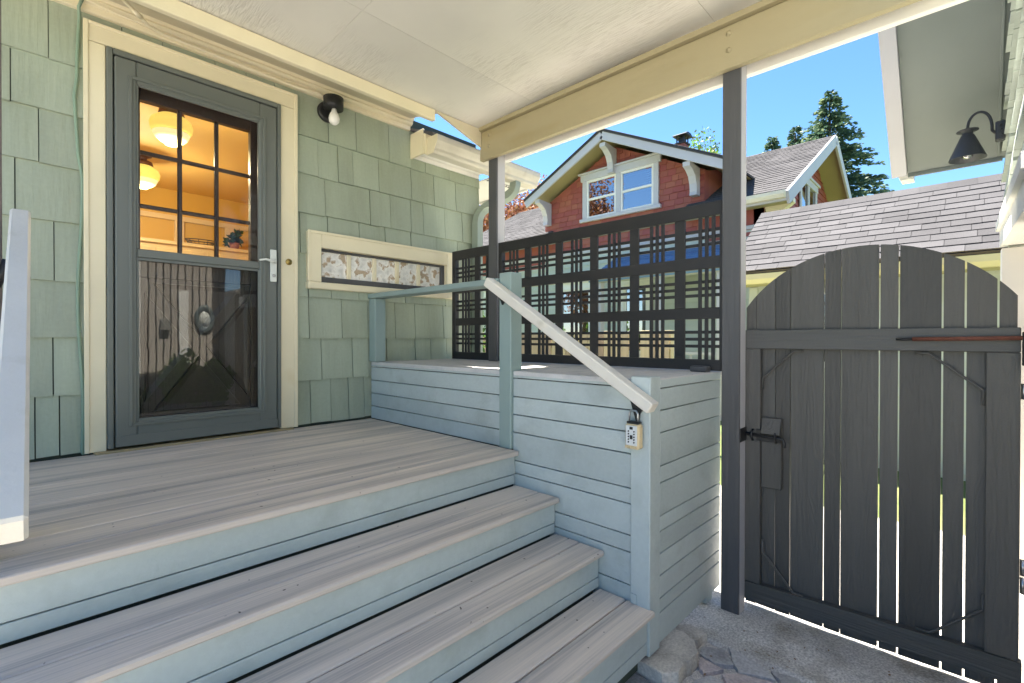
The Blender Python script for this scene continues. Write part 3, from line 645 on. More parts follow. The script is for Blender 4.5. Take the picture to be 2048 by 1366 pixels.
# sloping handrail
def handrail(name, p0, p1, label, w=.042):
    h = thing(name, label, 'handrail', p1, 'sloping white handrails')
    beam('rail', p0, p1, w, .050, RAILW, h, b=.005); return h
h1 = handrail('sloping_handrail', (1.839, 1.945, .316), (1.839, .955, -.287), 'worn white sloping handrail screwed to the teal newel post', .062)
prism('rail_bracket', [(1.86, .185), (1.84, .215), (1.815, .225), (1.90, .272)], 'X', 1.858, 1.871, BLACK, h1)
prism('rail_bracket', [(1.04, -.37), (1.03, -.32), (1.005, -.29), (1.08, -.245)], 'X', 1.858, 1.871, BLACK, h1)
h2 = handrail('sloping_handrail', (.023, 1.975, .346), (-.003, .968, -.272), 'near white sloping handrail seen end on at the photo border')
lp = thing('stair_post', 'teal post under the near handrail at the photo border', 'post', (-.09, 1.95, -.60))
box('post_body', -.125, -.035, 1.86, 1.95, -.599, .25, TEAL, lp, .004)
tube('rail_bracket', [(-.034, 1.905, .12), (-.015, 1.90, .17), (-.002, 1.89, .21)], .012, BLACK, lp)
# key lock box
kb = thing('key_lock_box', 'beige push-button key lock box hanging under the sloping handrail', 'lock box', (1.845, 1.045, -.48))
KX, KY = 1.842, 1.047
box('body', KX-.016, KX+.024, KY-.033, KY+.033, -.468, -.362, KEYB, kb, .007)
box('face_plate', KX-.019, KX-.0155, KY-.026, KY+.026, -.452, -.368, KEYF, kb, .002)
for i in range(5):
    for s in (-1, 1): lathe('button', [(0, 0), (.0032, 0), (.0032, .003), (0, .0034)], (KX-.019, KY+s*.013, -.392-i*.0115), BLACK, kb, axis=(-1, 0, 0), n=10)
box('latch_slider', KX-.022, KX-.019, KY-.006, KY+.006, -.425, -.408, BLACK, kb, .001)
box('release_button', KX-.022, KX-.019, KY-.007, KY+.007, -.384, -.373, BLACK, kb, .001)
for i in range(7): box('ridge', KX-.0185, KX-.0155, KY-.027+i*.009, KY-.023+i*.009, -.467, -.455, KEYB, kb, .0005)
tube('shackle', [(KX, KY+.02, -.365), (KX, KY+.02, -.318), (KX, KY+.012, -.306), (KX, KY-.012, -.306), (KX, KY-.02, -.318), (KX, KY-.02, -.365)], .0045, STEEL, kb, n=8)
box('top_collar', KX-.012, KX+.020, KY-.028, KY+.028, -.3615, -.352, BLACK, kb, .002)

# ================================================================== PORCH ROOF
pr = thing('porch_roof', 'cream plywood porch ceiling carried by a bolted double beam on posts', 'porch roof', (1.5, 1.6, 1.6))
def cz(y): return 1.705-.0315*y*.95+.0
CZ = lambda y: 1.700-.030*(y-.36)
def ceil_panel(x0, x1, y0, y1):
    V = [(x0, y0, CZ(y0)), (x1, y0, CZ(y0)), (x1, y1, CZ(y1)), (x0, y1, CZ(y1))]; V += [(a, b_, c+.015) for a, b_, c in V]
    mk('ceiling_panel', V, [(3, 2, 1, 0), (4, 5, 6, 7), (0, 1, 5, 4), (1, 2, 6, 5), (2, 3, 7, 6), (3, 0, 4, 7)], PLY, pr)
for (xa, xb) in ((.02, 1.229), (1.231, 2.675)):
    ceil_panel(xa, xb, .36, 1.0); ceil_panel(xa, xb, 1.002, 2.219); ceil_panel(xa, xb, 2.221, 2.80)
slab('roof_deck', [(.0, .34, 1.74), (3.14, .34, 1.74), (3.14, 2.80, 1.665), (.0, 2.80, 1.665)], .018, WHITE, pr)  # unseen overhang past the beams, added to keep sun off the porch
slab('roof_covering', [(-.02, .33, 1.765), (3.16, .33, 1.765), (3.16, 2.87, 1.6835), (-.02, 2.87, 1.6835)], .018, ROOFD, pr)
slab('roof_covering', [(2.60, 2.872, 1.684), (3.16, 2.872, 1.684), (3.16, 3.03, 1.679), (2.60, 3.03, 1.679)], .018, ROOFD, pr)  # hidden extra slab, added to stop sun falling through the eave gap
box('header', -.25, 2.095, 2.765, 2.80, 1.545, 1.622, CREAM, pr, .003)
box('beam', 2.545, 2.583, -.10, 2.79, 1.383, 1.600, BEAMC, pr, .003)
box('ledger', 2.515, 2.583, .30, 2.79, 1.602, 1.634, BEAMC, pr, .003)
box('beam', 2.678, 2.716, -.10, 2.79, 1.383, 1.640, WHITE, pr, .003)
for y in (.912, 2.69):
    for z in (1.475, 1.560): lathe('bolt', [(0, 0), (.014, 0), (.014, .003), (.008, .003), (.008, .009), (0, .010)], (2.545, y, z), BEAMC, pr, axis=(-1, 0, 0), n=12)
prism('edge_board', [(2.098, 1.622), (2.54, 1.622), (2.54, 1.49)], 'Y', 2.77, 2.79, SOFF, pr)
pfa = lambda n: 0
for (ya, yb, z0) in ((.866, .956, -1.425), (2.645, 2.735, PT+.004)):
    po = box('post', 2.601, 2.677, ya, yb, z0, 1.60, FASC, pr, .003)
    box('face_board', 2.584, 2.6005, ya, yb, z0, 1.60, CHAR, po, .003)
po = box('post', -.115, -.014, 2.02, 2.11, -.60, 1.62, pmat('brown_grey_post', (.17, .14, .13), .6, .1, 4, .02, .2, 30), pr, .003)

# ================================================================== LATTICE SCREEN
def lattice(label, Y0, Y1, wides, frame_l, frame_r):
    t = thing('lattice_screen', label, 'lattice screen', (2.63, (Y0+Y1)/2, PT), 'black plaid lattice screens'); X0, X1 = 2.600, 2.640
    ZT, ZB = .735, -.170
    fz = [(.66, ZT), (.38, .445), (.109, .170), (ZB, -.111)]
    for i, (a, b_) in enumerate(fz): box('rail', X0+(.004 if i in (1, 2) else 0), X1-.004, Y0, Y1, a, b_, LATT, t, .002)
    box('stile', X0, X1, Y0, Y0+frame_l, ZB+.001, ZT-.001, LATT, t, .002); box('stile', X0, X1, Y1-frame_r, Y1, ZB+.001, ZT-.001, LATT, t, .002)
    for w in wides: box('wide_slat', X0+.0065, X0+.0195, w-.030, w+.030, ZB+.002, ZT-.002, LATT, t, .0015)
    cs_ = sorted(set(wides))
    lo, hi = Y0+frame_l, Y1-frame_r
    allw = [w for w in [wides[0]-.2885*k for k in range(-8, 9)]]
    for c0 in allw:
        for dlt in (.1085, .1443, .180):
            y = c0+dlt
            if lo+.012 < y < hi-.012: box('thin_slat', X0+.008, X0+.018, y-.0095, y+.0095, ZB+.003, ZT-.003, LATT, t, .001)
    for (za, zb) in ((.445, .66), (.170, .38), (-.111, .109)):
        h = zb-za; 
        for fr in (.325, .5, .675):
            z = za+h*fr; box('thin_bar', X0+.0205, X0+.0315, lo-.004, hi+.004, z-.0085, z+.0085, LATT, t, .001)
    return t
lattice('long black plaid lattice screen between the two porch posts', .957, 2.643, [2.345, 2.058, 1.772, 1.482, 1.196], .018, .04)
lattice('short black plaid lattice screen between the far post and the green wall', 2.737, 3.20, [2.890], .02, .045)

# ================================================================== GATE
gt = thing('garden_gate', 'charcoal board garden gate with arched top', 'gate', (2.72, .38, -1.36))
GYs = [.877, .827, .736, .667, .523, .455, .310, .241, .097, .026, -.069, -.122]
def arch(y):
    yc, R = .375, .605; zc = .432-R
    return zc+math.sqrt(max(R*R-(y-yc)**2, .0))
gaph = [.0010, .0012, .0022, .0026, .0020, .0034, .0034, .0033, .0033, .0032]
for i in range(11):
    a, b_ = GYs[i], GYs[i+1]
    ga = gaph[i-1] if 0 < i <= 10 else 0; gb = gaph[i] if i < 10 else 0
    ya, yb = b_+gb, a-ga
    zb = -1.425+.02*0 if False else -1.395
    N = 6; top = [(yb+(ya-yb)*k/N, arch(yb+(ya-yb)*k/N)) for k in range(N+1)]
    prism('gate_board', [(yb, zb+random.uniform(-.003, .003))]+top+[(ya, zb)], 'X', 2.722+random.uniform(-.001, .001), 2.742, GATEM, gt)
box('top_rail', 2.682, 2.7205, -.130, .884, -.050, .047, GATER, gt, .003)
mk_b = lambda y: -1.366+(.871-y)*.030
V = []
for x in (2.682, 2.7205):
    for (y, z) in ((.878, mk_b(.878)), (-.138, mk_b(-.138)), (-.138, mk_b(-.138)+.092), (.878, mk_b(.878)+.092)): V.append((x, y, z))
mk('bottom_rail', V, [(0, 1, 2, 3), (7, 6, 5, 4), (0, 4, 5, 1), (1, 5, 6, 2), (2, 6, 7, 3), (3, 7, 4, 0)], GATER, gt, fix=True)
box('stile', 2.684, 2.7205, .796, .878, -1.272, -.0505, GATEM, gt, .003)
box('stile', 2.684, 2.7205, -.130, -.034, -1.243, -.0505, GATEM, gt, .003)
for (p, q) in (((.645, -.058), (.79, -.20)), ((.14, -.058), (-.028, -.205)), ((.788, -1.10), (.645, -1.265)), ((-.030, -1.085), (.13, -1.245))):
    dy = .03 if q[0] > p[0] else -.03
    tube('brace_rod', [(2.700, p[0]-(q[0]-p[0])*.25, p[1]), (2.700, p[0], p[1]), (2.700, q[0], q[1]), (2.700, q[0], q[1]-(.06 if p[1] > -.5 else .05))] if p[1] > -.5 else
         [(2.700, p[0], p[1]+.06), (2.700, p[0], p[1]), (2.700, q[0], q[1]), (2.700, q[0]+(q[0]-p[0])*.3, q[1])], .006, GATEM, gt, n=8)
lt = box('latch_board', 2.690, 2.7205, .698, .794, -.765, -.405, GATEM, gt, .004)
prism('latch_wedge', [(2.690, -.405), (2.655, -.48), (2.690, -.50)], 'Y', .70, .785, GATEM, lt)
box('latch_plate', 2.678, 2.6895, .700, .815, -.525, -.465, BLACK, gt, .002)
tube('latch_bolt', [(2.668, .885, -.492), (2.668, .70, -.500), (2.668, .685, -.503), (2.664, .680, -.515), (2.660, .678, -.54)], .0075, BLACK, gt, n=10)
for y in (.83, .72): tube('latch_staple', [(2.68, y, -.47), (2.658, y, -.475), (2.655, y, -.498), (2.662, y, -.52), (2.68, y, -.525)], .005, BLACK, gt, n=8)
box('strike_plate', 2.590, 2.683, .8615, .8655, -.53, -.46, BLACK, pr, .001)
sp = thing('gate_spring_rod', 'rusty red gate spring rod lying across the gate top rail', 'gate spring', (2.66, .05, 0))
tube('rod', [(2.655, .19, .001), (2.652, -.02, .004), (2.650, -.16, .006)], .0085, RUST, sp)
tube('threaded_end', [(2.657, .245, .0), (2.655, .19, .001)], .006, BLACK, sp)
box('bracket', 2.64, 2.68, -.160, -.132, -.10, .03, BLACK, sp, .003)
jb = thing('gate_jamb', 'white gate jamb post with hinges against the neighbouring house', 'post', (2.76, -.18, -1.42))
box('jamb_post', 2.70, 2.80, -.24, -.146, -1.425, .50, WHITE, jb, .003)
for z in (-.95, -.88, -.2): tube('hinge_knuckle', [(2.70, -.140, z-.03), (2.70, -.140, z+.03)], .009, STEEL, jb)

# ================================================================== NEIGHBOURING GABLED HOUSE (right border)
nh = thing('gabled_house', 'pale grey-green shingled gable with deep overhang at the right border', 'house', (2.7, -2.5, -1.42))
NY = -.125
def hz(x): return .42+(x-2.3)*.081
nw = mk('wall', [(2.05, NY-.02, hz(2.05)), (4.35, NY-.02, hz(4.35)), (4.35, NY-.02, 1.08), (2.75, NY-.02, 2.68), (2.05, NY-.02, 2.68)]+[(2.05, NY-.14, hz(2.05)), (4.35, NY-.14, hz(4.35)), (4.35, NY-.14, 1.08), (2.75, NY-.14, 2.68), (2.05, NY-.14, 2.68)],
    [(0, 1, 2, 3, 4), (9, 8, 7, 6, 5)]+[(i, (i+1) % 5, 5+(i+1) % 5, 5+i) for i in range(5)], GREENB, nh, fix=True)
rs = random.Random(9)
zr = .60
while zr < 2.3:
    x = 2.06+rs.uniform(0, .02)
    while x < 4.33:
        w_ = rs.uniform(.10, .24); xb = min(x+w_, 4.355); lim = 1.08+(4.35-max(x, 2.75))*1.0
        if xb-x > .03 and zr+.05 < lim:
            t = rs.uniform(.026, .029); z0 = zr+rs.uniform(-.008, .008); zt = min(zr+.20, lim); f0 = NY-.02
            V = [(x+.002, f0+t, z0), (xb-.002, f0+t, z0), (xb-.002, f0+.006, zt), (x+.002, f0+.006, zt), (x+.002, f0, z0), (xb-.002, f0, z0), (xb-.002, f0, zt), (x+.002, f0, zt)]
            mk('shingle', V, [(3, 2, 1, 0), (6, 7, 4, 5), (0, 1, 5, 4), (7, 6, 2, 3), (7, 3, 0, 4), (2, 6, 5, 1)], BSHIN, nw)
        x = xb
    zr += .195
# porch header, recess and siding below the gable
V = []
for y in (NY-.16, NY+.012):
    for (x, d) in ((2.04, 0), (4.36, 0), (4.36, .13), (2.04, .13)): V.append((x, y, hz(x)+d))
mk('header_board', V, [(0, 1, 2, 3), (7, 6, 5, 4), (0, 4, 5, 1), (1, 5, 6, 2), (2, 6, 7, 3), (3, 7, 4, 0)], WHITE, nh, fix=True)
V = []
for y in (NY+.0125, NY+.030):
    for (x, d) in ((2.04, .10), (4.365, .10), (4.365, .15), (2.04, .15)): V.append((x, y, hz(x)+d))
mk('drip_cap', V, [(0, 1, 2, 3), (7, 6, 5, 4), (0, 4, 5, 1), (1, 5, 6, 2), (2, 6, 7, 3), (3, 7, 4, 0)], WHITE, nh, fix=True)
box('corner_post', 4.22, 4.345, NY-.12, NY+.008, GZ-.05, .56, WHITE, nh, .004)
box('recess_end', 4.20, 4.30, -.95, NY-.121, GZ-.05, .55, WHITE, nh, .003)
box('recess_ceiling', 2.05, 4.20, -.95, NY-.161, .62, .64, WHITE, nh, .003)
box('corner_post', 1.0, 1.11, -.92, -.80, GZ-.05, 2.0, WHITE, nh, .004)
for i in range(34):
    xa = 1.112+i*.0775 if i < 12 else 2.045+(i-12)*.118
    if xa > 4.1: break
    box('siding_board', xa, xa+(.064 if i < 12 else .108), -.83, -.80, GZ-.05, .615 if xa > 2.03 else 2.0, TAUPE, nh, .004)
boxes('recess_back', [(1.10, 2.039, -.95, -.8355, GZ-.05, 2.0), (2.0405, 4.2, -.95, -.8355, GZ-.05, .615)], GREENB, nh)
box('pilaster', 2.02, 2.14, -.797, -.76, GZ-.05, .62, WHITE, nh, .004)
box('pilaster', 1.50, 1.60, -.797, -.77, -.6, .60, WHITE, nh, .004)
# roof with overhang
RY0, RY1 = -4.0, .345
def rz(x): return 1.15+1.0*(4.42-x) 
for (xa, xb) in ((2.72, 4.42),):
    V = [(xa, RY0, rz(2.72)+.0), (xb, RY0, 1.15), (xb, RY1, 1.15), (xa, RY1, rz(2.72))]
    slab('soffit_board', [(a, b_, c+.03) for a, b_, c in V], .03, BSOFF, nh)
    slab('roof_covering', [(a+(.03 if a == xb and xb > 2.7 else (-.03 if a == xb else 0)), b_+(.105 if b_ == RY1 else 0), c+.20) for a, b_, c in V], .03, ROOFD, nh)
    beam('rake_board', (xa, RY1+.044, rz(2.72)+.055), (xb, RY1+.044, 1.15+.055), .085, .17, FASC, nh, upv=(0, 0, 1))
prism('eave_return', [(RY1-.03, 1.13), (RY1+.04, 1.13), (RY1+.06, 1.18), (RY1+.06, 1.23), (RY1-.03, 1.23)], 'X', 4.40, 4.52, WHITE, nh)
box('eave_frieze', 4.385, 4.40, NY, RY1-.002, 1.142, 1.166, BSOFF, nh, .002)
box('side_wall', 4.24, 4.355, -4.0, NY-.025, .55, 1.16, BSHIN, nh, .003)
box('wall_cap', .85, 2.04, -1.4, -.60, 2.001, 2.05, WHITE, nh, .004)
beam('rake_moulding', (2.72, NY+.02, rz(2.72)-.035), (4.36, NY+.02, 1.15+.025), .014, .03, BSOFF, nh)
# gooseneck lamp on the gable
gl = thing('gooseneck_lamp', 'dark bronze gooseneck barn lamp on the gable under the overhang', 'wall lamp', (4.1, -.1, 1.2))
LX = 4.02; 
box('back_plate', LX-.03, LX+.03, NY, NY+.042, 1.165, 1.275, LAMPB, gl, .006)
SX, SY = LX, .036
arm = [Vector((LX, NY+.04, 1.215))]+bez([Vector((LX, NY+.055, 1.235)), Vector((LX, NY+.05, 1.395)), Vector((SX, SY, 1.395)), Vector((SX, SY, 1.27))], 14)
tube('arm', arm, .0075, LAMPB, gl)
for i in range(3): lathe('screw', [(0, 0), (.004, 0), (.004, .012), (0, .013)], (LX-.036, NY+.012+i*.004, 1.19+i*.028), BLACK, gl, axis=(-1, 0, 0), n=8)
lathe('shade', [(.012, 1.278), (.015, 1.272), (.050, 1.264), (.051, 1.260), (.027, 1.258), (.025, 1.236), (.031, 1.234), (.033, 1.226), (.036, 1.222), (.085, 1.098), (.087, 1.092), (.083, 1.092), (.033, 1.216), (.014, 1.218)], (SX, SY, 0), LAMPB, gl, n=36)
lathe('bulb', [(0, 1.092), (.016, 1.095), (.026, 1.108), (.026, 1.124), (.015, 1.15), (.011, 1.20), (0, 1.20)], (SX, SY, 0), glass('clear_bulb', .25, (.9, .9, .88)), gl)
# plaque, meter box and planter seen mirrored in the storm door
pq = thing('oval_plaque', 'oval framed plaque on taupe siding mirrored in the door glass', 'plaque', (1.78, -.79, .25))
lathe('frame', [(.06, 0), (.11, 0), (.115, .012), (.10, .022), (.075, .02), (.065, .012), (.06, .0)], (1.78, -.795, .25), pmat('slate_frame', (.10, .13, .13), .4), pq, axis=(0, 1, 0)).scale = (1, 1, 1.6)
lathe('mirror', [(0, 0), (.07, 0), (.07, .008), (0, .010)], (1.78, -.796, .25), pmat('pale_plaque', (.6, .62, .58), .3, .3, 40), pq, axis=(0, 1, 0)).scale = (1, 1, 1.6)
mb = box('meter_box', 1.30, 1.40, -.80, -.74, .10, .24, pmat('grey_box_enamel', (.18, .18, .16), .5), None, .004); tag(mb, 'small grey utility box on taupe siding mirrored in the door glass', 'utility box')
pl = thing('planter_box', 'dark planter box with leafy shrubs mirrored in the lower door glass', 'planter', (1.7, -.5, -1.42))
pvx = [(1.25, -.70), (2.05, -.70), (2.05, -.33), (1.25, -.33)]
box('planter_body', 1.25, 2.05, -.70, -.33, -1.42, -.90, CHAR, pl, .01); box('soil_bed', 1.28, 2.02, -.67, -.36, -.905, -.89, SOIL, pl, .003)
bush(pl, (1.45, -.52, -.50), (.28, .2, .42), 1000, .085, [LEAFP, LEAFP], 21, 12, 'foliage'); bush(pl, (1.80, -.52, -.60), (.25, .18, .34), 700, .085, [LEAFP, LEAFG], 22, 10, 'foliage')
pt = thing('terracotta_pot', 'terracotta pot with herbs beside the mirrored planter box', 'pot', (1.05, -.45, -1.42))
lathe('pot', [(0, -1.42), (.11, -1.42), (.16, -1.12), (.175, -1.12), (.175, -1.06), (.15, -1.06), (0, -1.10)], (1.05, -.45, 0), TERRA, pt)
bush(pt, (1.05, -.45, -.82), (.18, .18, .26), 300, .07, [LEAFD], 23, 8, 'foliage')
hb = thing('garden_shrub', 'broad leafy garden shrub mirrored at the edge of the door glass', 'shrub', (.3, -3.2, -1.42))
bush(hb, (.3, -3.2, .1), (1.1, .9, 1.6), 3500, .16, [LEAFD, LEAFG], 24, 22, 'crown')
tube('trunk', [(.3, -3.2, -1.45), (.32, -3.2, -.6), (.28, -3.15, .3)], .06, BARK, hb)

# ================================================================== PORCH LIGHT, CABLES
lf = thing('porch_light', 'black bare-bulb porch light on the shingled wall beside the door', 'wall lamp', (1.55, 3.26, 1.60))
lathe('mounting_ring', [(0, 0), (.070, 0), (.070, .018), (.060, .026), (.045, .026), (0, .024)], (1.548, 3.292, 1.585), BLACK, lf, axis=(0, -1, 0))
lathe('hood', [(.064, 0), (.066, .02), (.066, .075), (.055, .078), (.052, .06), (.05, .02), (.0, .015)], (1.548, 3.19, 1.578), BLACK, lf, axis=(0, .0, 1))
lathe('socket', [(0, 0), (.02, 0), (.02, .05), (0, .05)], (1.548, 3.185, 1.575), BLACK, lf)
lathe('bulb', [(0, 1.466), (.018, 1.469), (.032, 1.484), (.037, 1.508), (.031, 1.534), (.018, 1.558), (.013, 1.58), (0, 1.58)], (1.548, 3.18, 0), BULB, lf)
rs = random.Random(2)
tag(tube('wall_cable', [(.258, 3.238, 1.70), (.246, 3.258, 1.665)]+[(.250-.010*math.sin(i*.55)-.012*(1 if 3 < i < 8 else 0), 3.279, 1.62-i*.1) for i in range(23)]+[(.262, 3.279, -.595)], .0075, CABLEG), 'sage painted cable running down the wall left of the door', 'cable')
cdt = tube('white_conduit', [(.30, 2.95, 1.685), (.373, 3.02, 1.672), (.46, 3.10, 1.660), (.515, 3.15, 1.645), (.583, 3.19, 1.652), (.872, 3.205, 1.652), (1.268, 3.205, 1.642), (1.459, 3.205, 1.655), (1.52, 3.24, 1.65)], .0085, CREAM)
tag(cdt, 'white painted conduit running along the frieze to the porch light', 'conduit')
tube('coupling', [(.44, 3.085, 1.662), (.475, 3.115, 1.657)], .0125, CREAM, cdt)
tag(tube('thin_cable', [(.258, 3.236, 1.705), (.40, 3.235, 1.692), (.62, 3.215, 1.675), (.9, 3.212, 1.668), (1.30, 3.212, 1.660), (1.47, 3.225, 1.655), (1.54, 3.26, 1.61)], .004, CREAM), 'thin cream cable clipped along the frieze over the door', 'cable')

# ================================================================== GARAGE WITH GREY SHINGLE ROOF
ga = thing('garage', 'small garage with pale grey shingle roof beyond the gate', 'garage', (7.8, .3, -1.42))
EX, EZ, RX, RZ = 6.5, .862, 7.84, 1.872
sl_ = Vector((RX-EX, 0, RZ-EZ)); SL = sl_.length; su = sl_.normalized(); sn = Vector((-su.z, 0, su.x))
GY0, GY1 = -2.6, 2.32
rf = slab('roof', [(EX, GY0, EZ-.01), (EX, GY1, EZ-.01), (RX, GY1, RZ-.01), (RX, GY0, RZ-.01)], .06, ROOFD, ga)
slab('back_roof', [(RX, GY0, RZ-.01), (RX, GY1, RZ-.01), (2*RX-EX, GY1, EZ-.01), (2*RX-EX, GY0, EZ-.01)], .06, ROOF, ga)
NC = 12; ex = SL/NC; rs = random.Random(8)
shm = []
for w_ in (.24, .28, .32, .36):
    V = [(0, 0, .011), (0, w_-.004, .011), (ex+.01, w_-.004, .002), (ex+.01, 0, .002), (0, 0, 0), (0, w_-.004, 0), (ex+.01, w_-.004, 0), (ex+.01, 0, 0)]
    me = bpy.data.meshes.new('shingle'); R = Matrix((su, Vector((0, 1, 0)), sn)).transposed()
    me.from_pydata([R @ Vector(v) for v in V], [], [(3, 2, 1, 0), (4, 5, 6, 7), (0, 1, 5, 4), (1, 2, 6, 5), (2, 3, 7, 6), (3, 0, 4, 7)]); me.materials.append(ROOF); shm.append((w_, me))
base = Vector((EX, 0, EZ))
for c in range(NC):
    y = -.75-rs.uniform(0, .25)
    while y < GY1-.02:
        w_, me = rs.choice(shm)
        fit = min(1.0, (GY1+.01-y)/w_)
        so_ = link('shingle', me, base+su*(c*ex+rs.uniform(-.003, .003))+Vector((0, y, 0))+sn*rs.uniform(0, .004), rf, None); so_.scale.y = fit; y += w_
for k in range(12):
    y = -.8+k*.26; prism('ridge_cap', [(RX-.13, RZ-.082), (RX, RZ+.024), (RX+.13, RZ-.082), (RX+.13, RZ-.092), (RX, RZ+.012), (RX-.13, RZ-.094)], 'Y', y, y+.262, ROOF, rf)
GK = [(EX+.02, EZ-.05), (EX+.02, EZ-.17), (EX-.06, EZ-.17), (EX-.10, EZ-.12), (EX-.105, EZ-.055), (EX-.095, EZ-.055), (EX-.09, EZ-.11), (EX-.055, EZ-.155), (EX+.005, EZ-.155), (EX+.005, EZ-.05)]
prism('gutter', GK, 'Y', GY0, GY1, pmat('yellow_cream_gutter', (.62, .55, .30), .5), ga)
slab('soffit', [(EX+.02, GY0, EZ-.155), (EX+.02, GY1, EZ-.155), (6.85, GY1, EZ-.15), (6.85, GY0, EZ-.15)], .02, OLIVE, ga)
gw = box('wall', 6.86, 8.85, GY0+.2, 2.15, GZ-.05, EZ-.16, SAGE, ga, .004)
prism('gable_wall', [(6.86, EZ-.16), (8.85, EZ-.16), (RX, RZ-.12)], 'Y', 2.05, 2.149, SAGE, ga)
for k in range(17):
    z = GZ+.02+k*.128
    mk('siding_board', [(6.835, GY0+.25, z), (6.835, 2.15, z), (6.855, 2.15, z+.13), (6.855, GY0+.25, z+.13), (6.86, GY0+.25, z), (6.86, 2.15, z), (6.86, 2.15, z+.13), (6.86, GY0+.25, z+.13)],
       [(0, 3, 2, 1), (4, 5, 6, 7), (0, 1, 5, 4), (2, 3, 7, 6), (0, 4, 7, 3), (1, 2, 6, 5)], SAGE, gw)
box('corner_board', 6.82, 6.87, 2.06, 2.17, GZ-.05, EZ-.18, SAGE, ga, .004)
gwin = boxes('window', [(6.815, 6.834, 1.20, 1.28, -.35, .62), (6.815, 6.834, 1.82, 1.90, -.35, .62), (6.815, 6.834, 1.28, 1.82, .54, .62), (6.815, 6.834, 1.28, 1.82, -.35, -.27)], WHITE, ga, .003)
box('pane', 6.826, 6.833, 1.28, 1.82, -.27, .54, NGLASS, gwin, .0005)

# ================================================================== RED SHINGLED HOUSE
rh = thing('red_house', 'red shingled craftsman house with white trimmed front gable', 'house', (13.6, 7.4, -1.42))
HX = 10.0; PKY, PKZ, SLP = 6.22, 4.72, .49
rw = mk('wall', [(HX, 4.05, 2.22), (HX, 8.35, 2.22), (HX, 8.35, 3.55), (HX, PKY, 4.58), (HX, 4.05, 3.52)]+[(HX+.2, 4.05, 2.22), (HX+.2, 8.35, 2.22), (HX+.2, 8.35, 3.55), (HX+.2, PKY, 4.58), (HX+.2, 4.05, 3.52)],
    [(0, 1, 2, 3, 4), (9, 8, 7, 6, 5)]+[(i, (i+1) % 5, 5+(i+1) % 5, 5+i) for i in range(5)], RED, rh, fix=True)
wnd = (5.02, 7.12, 2.90, 3.98)
rs = random.Random(17); cand = []
z = 2.23
while z < 4.5:
    y = 4.06-rs.uniform(0, .15)
    while y < 8.33:
        w_ = rs.choice((.15, .19, .23, .27)); ya, yb = max(y, 4.055), min(y+w_, 8.345); ym = (ya+yb)/2
        top = min(z+.138, PKZ-.17-SLP*abs(ym-PKY))
        inw = ya > wnd[0] and yb < wnd[1] and z > wnd[2] and z+.15 < wnd[3]
        if top-z > .05 and yb-ya > .04 and not inw: cand.append((ya, yb, z, top))
        y += w_
    z += .134
def face_shingle(ya, yb, z0, z1, X):
    t = rs.uniform(.020, .030); z0 += rs.uniform(-.006, .006)
    return [(X-t, ya+.003, z0), (X-t, yb-.003, z0), (X-.004, yb-.003, z1), (X-.004, ya+.003, z1), (X+.002, ya+.003, z0), (X+.002, yb-.003, z0), (X+.002, yb-.003, z1), (X+.002, ya+.003, z1)]
SF = [(0, 3, 2, 1), (4, 5, 6, 7), (0, 1, 5, 4), (2, 3, 7, 6), (0, 4, 7, 3), (1, 2, 6, 5)]
cand.sort(key=lambda c: -c[2])
for c in cand[:298]: mk('shingle', face_shingle(*c, HX), SF, RED, rw)
V, F = [], []
for c in cand[298:]:
    n = len(V); V += face_shingle(*c, HX); F += [tuple(i+n for i in f) for f in SF]
if V: stuff(mk('lower_shingles', V, F, RED, rw))
# front gable roof, rakes and brackets
def gable_half(sgn, yend):
    ze = PKZ-SLP*abs(yend-PKY)
    slab('gable_roof', [(9.42, PKY, PKZ+.10), (9.42, yend+sgn*.06, ze+.07), (13.6, yend+sgn*.06, ze+.07), (13.6, PKY, PKZ+.10)], .035, ROOFD if False else ROOF, rh)
    slab('gable_soffit', [(9.50, PKY, PKZ+.055), (9.50, yend, ze+.055), (13.6, yend, ze+.055), (13.6, PKY, PKZ+.055)], .03, OLIVE, rh)
    beam('rake_board', (9.46, PKY, PKZ-.02), (9.46, yend+sgn*.03, ze-.035), .05, .20, FASC, rh, b=.004)
    beam('roof_edge', (9.435, PKY, PKZ+.105), (9.435, yend+sgn*.06, ze+.075), .06, .045, ROOFD, rh, b=.004)
gable_half(1, 8.55); gable_half(-1, 3.45)
def bracket(y, z, s=1.0):
    prof = [(HX-.02, z), (HX-.52, z+.03), (HX-.52, z-.06), (HX-.40, z-.10), (HX-.27, z-.20), (HX-.20, z-.34), (HX-.18, z-.50), (HX-.20, z-.58), (HX-.02, z-.58)]
    br = prism('bracket', prof, 'Y', y-.075, y+.075, FASC, rh); return br
bracket(8.20, 3.58); bracket(PKY, 4.50); bracket(4.22, 3.56)
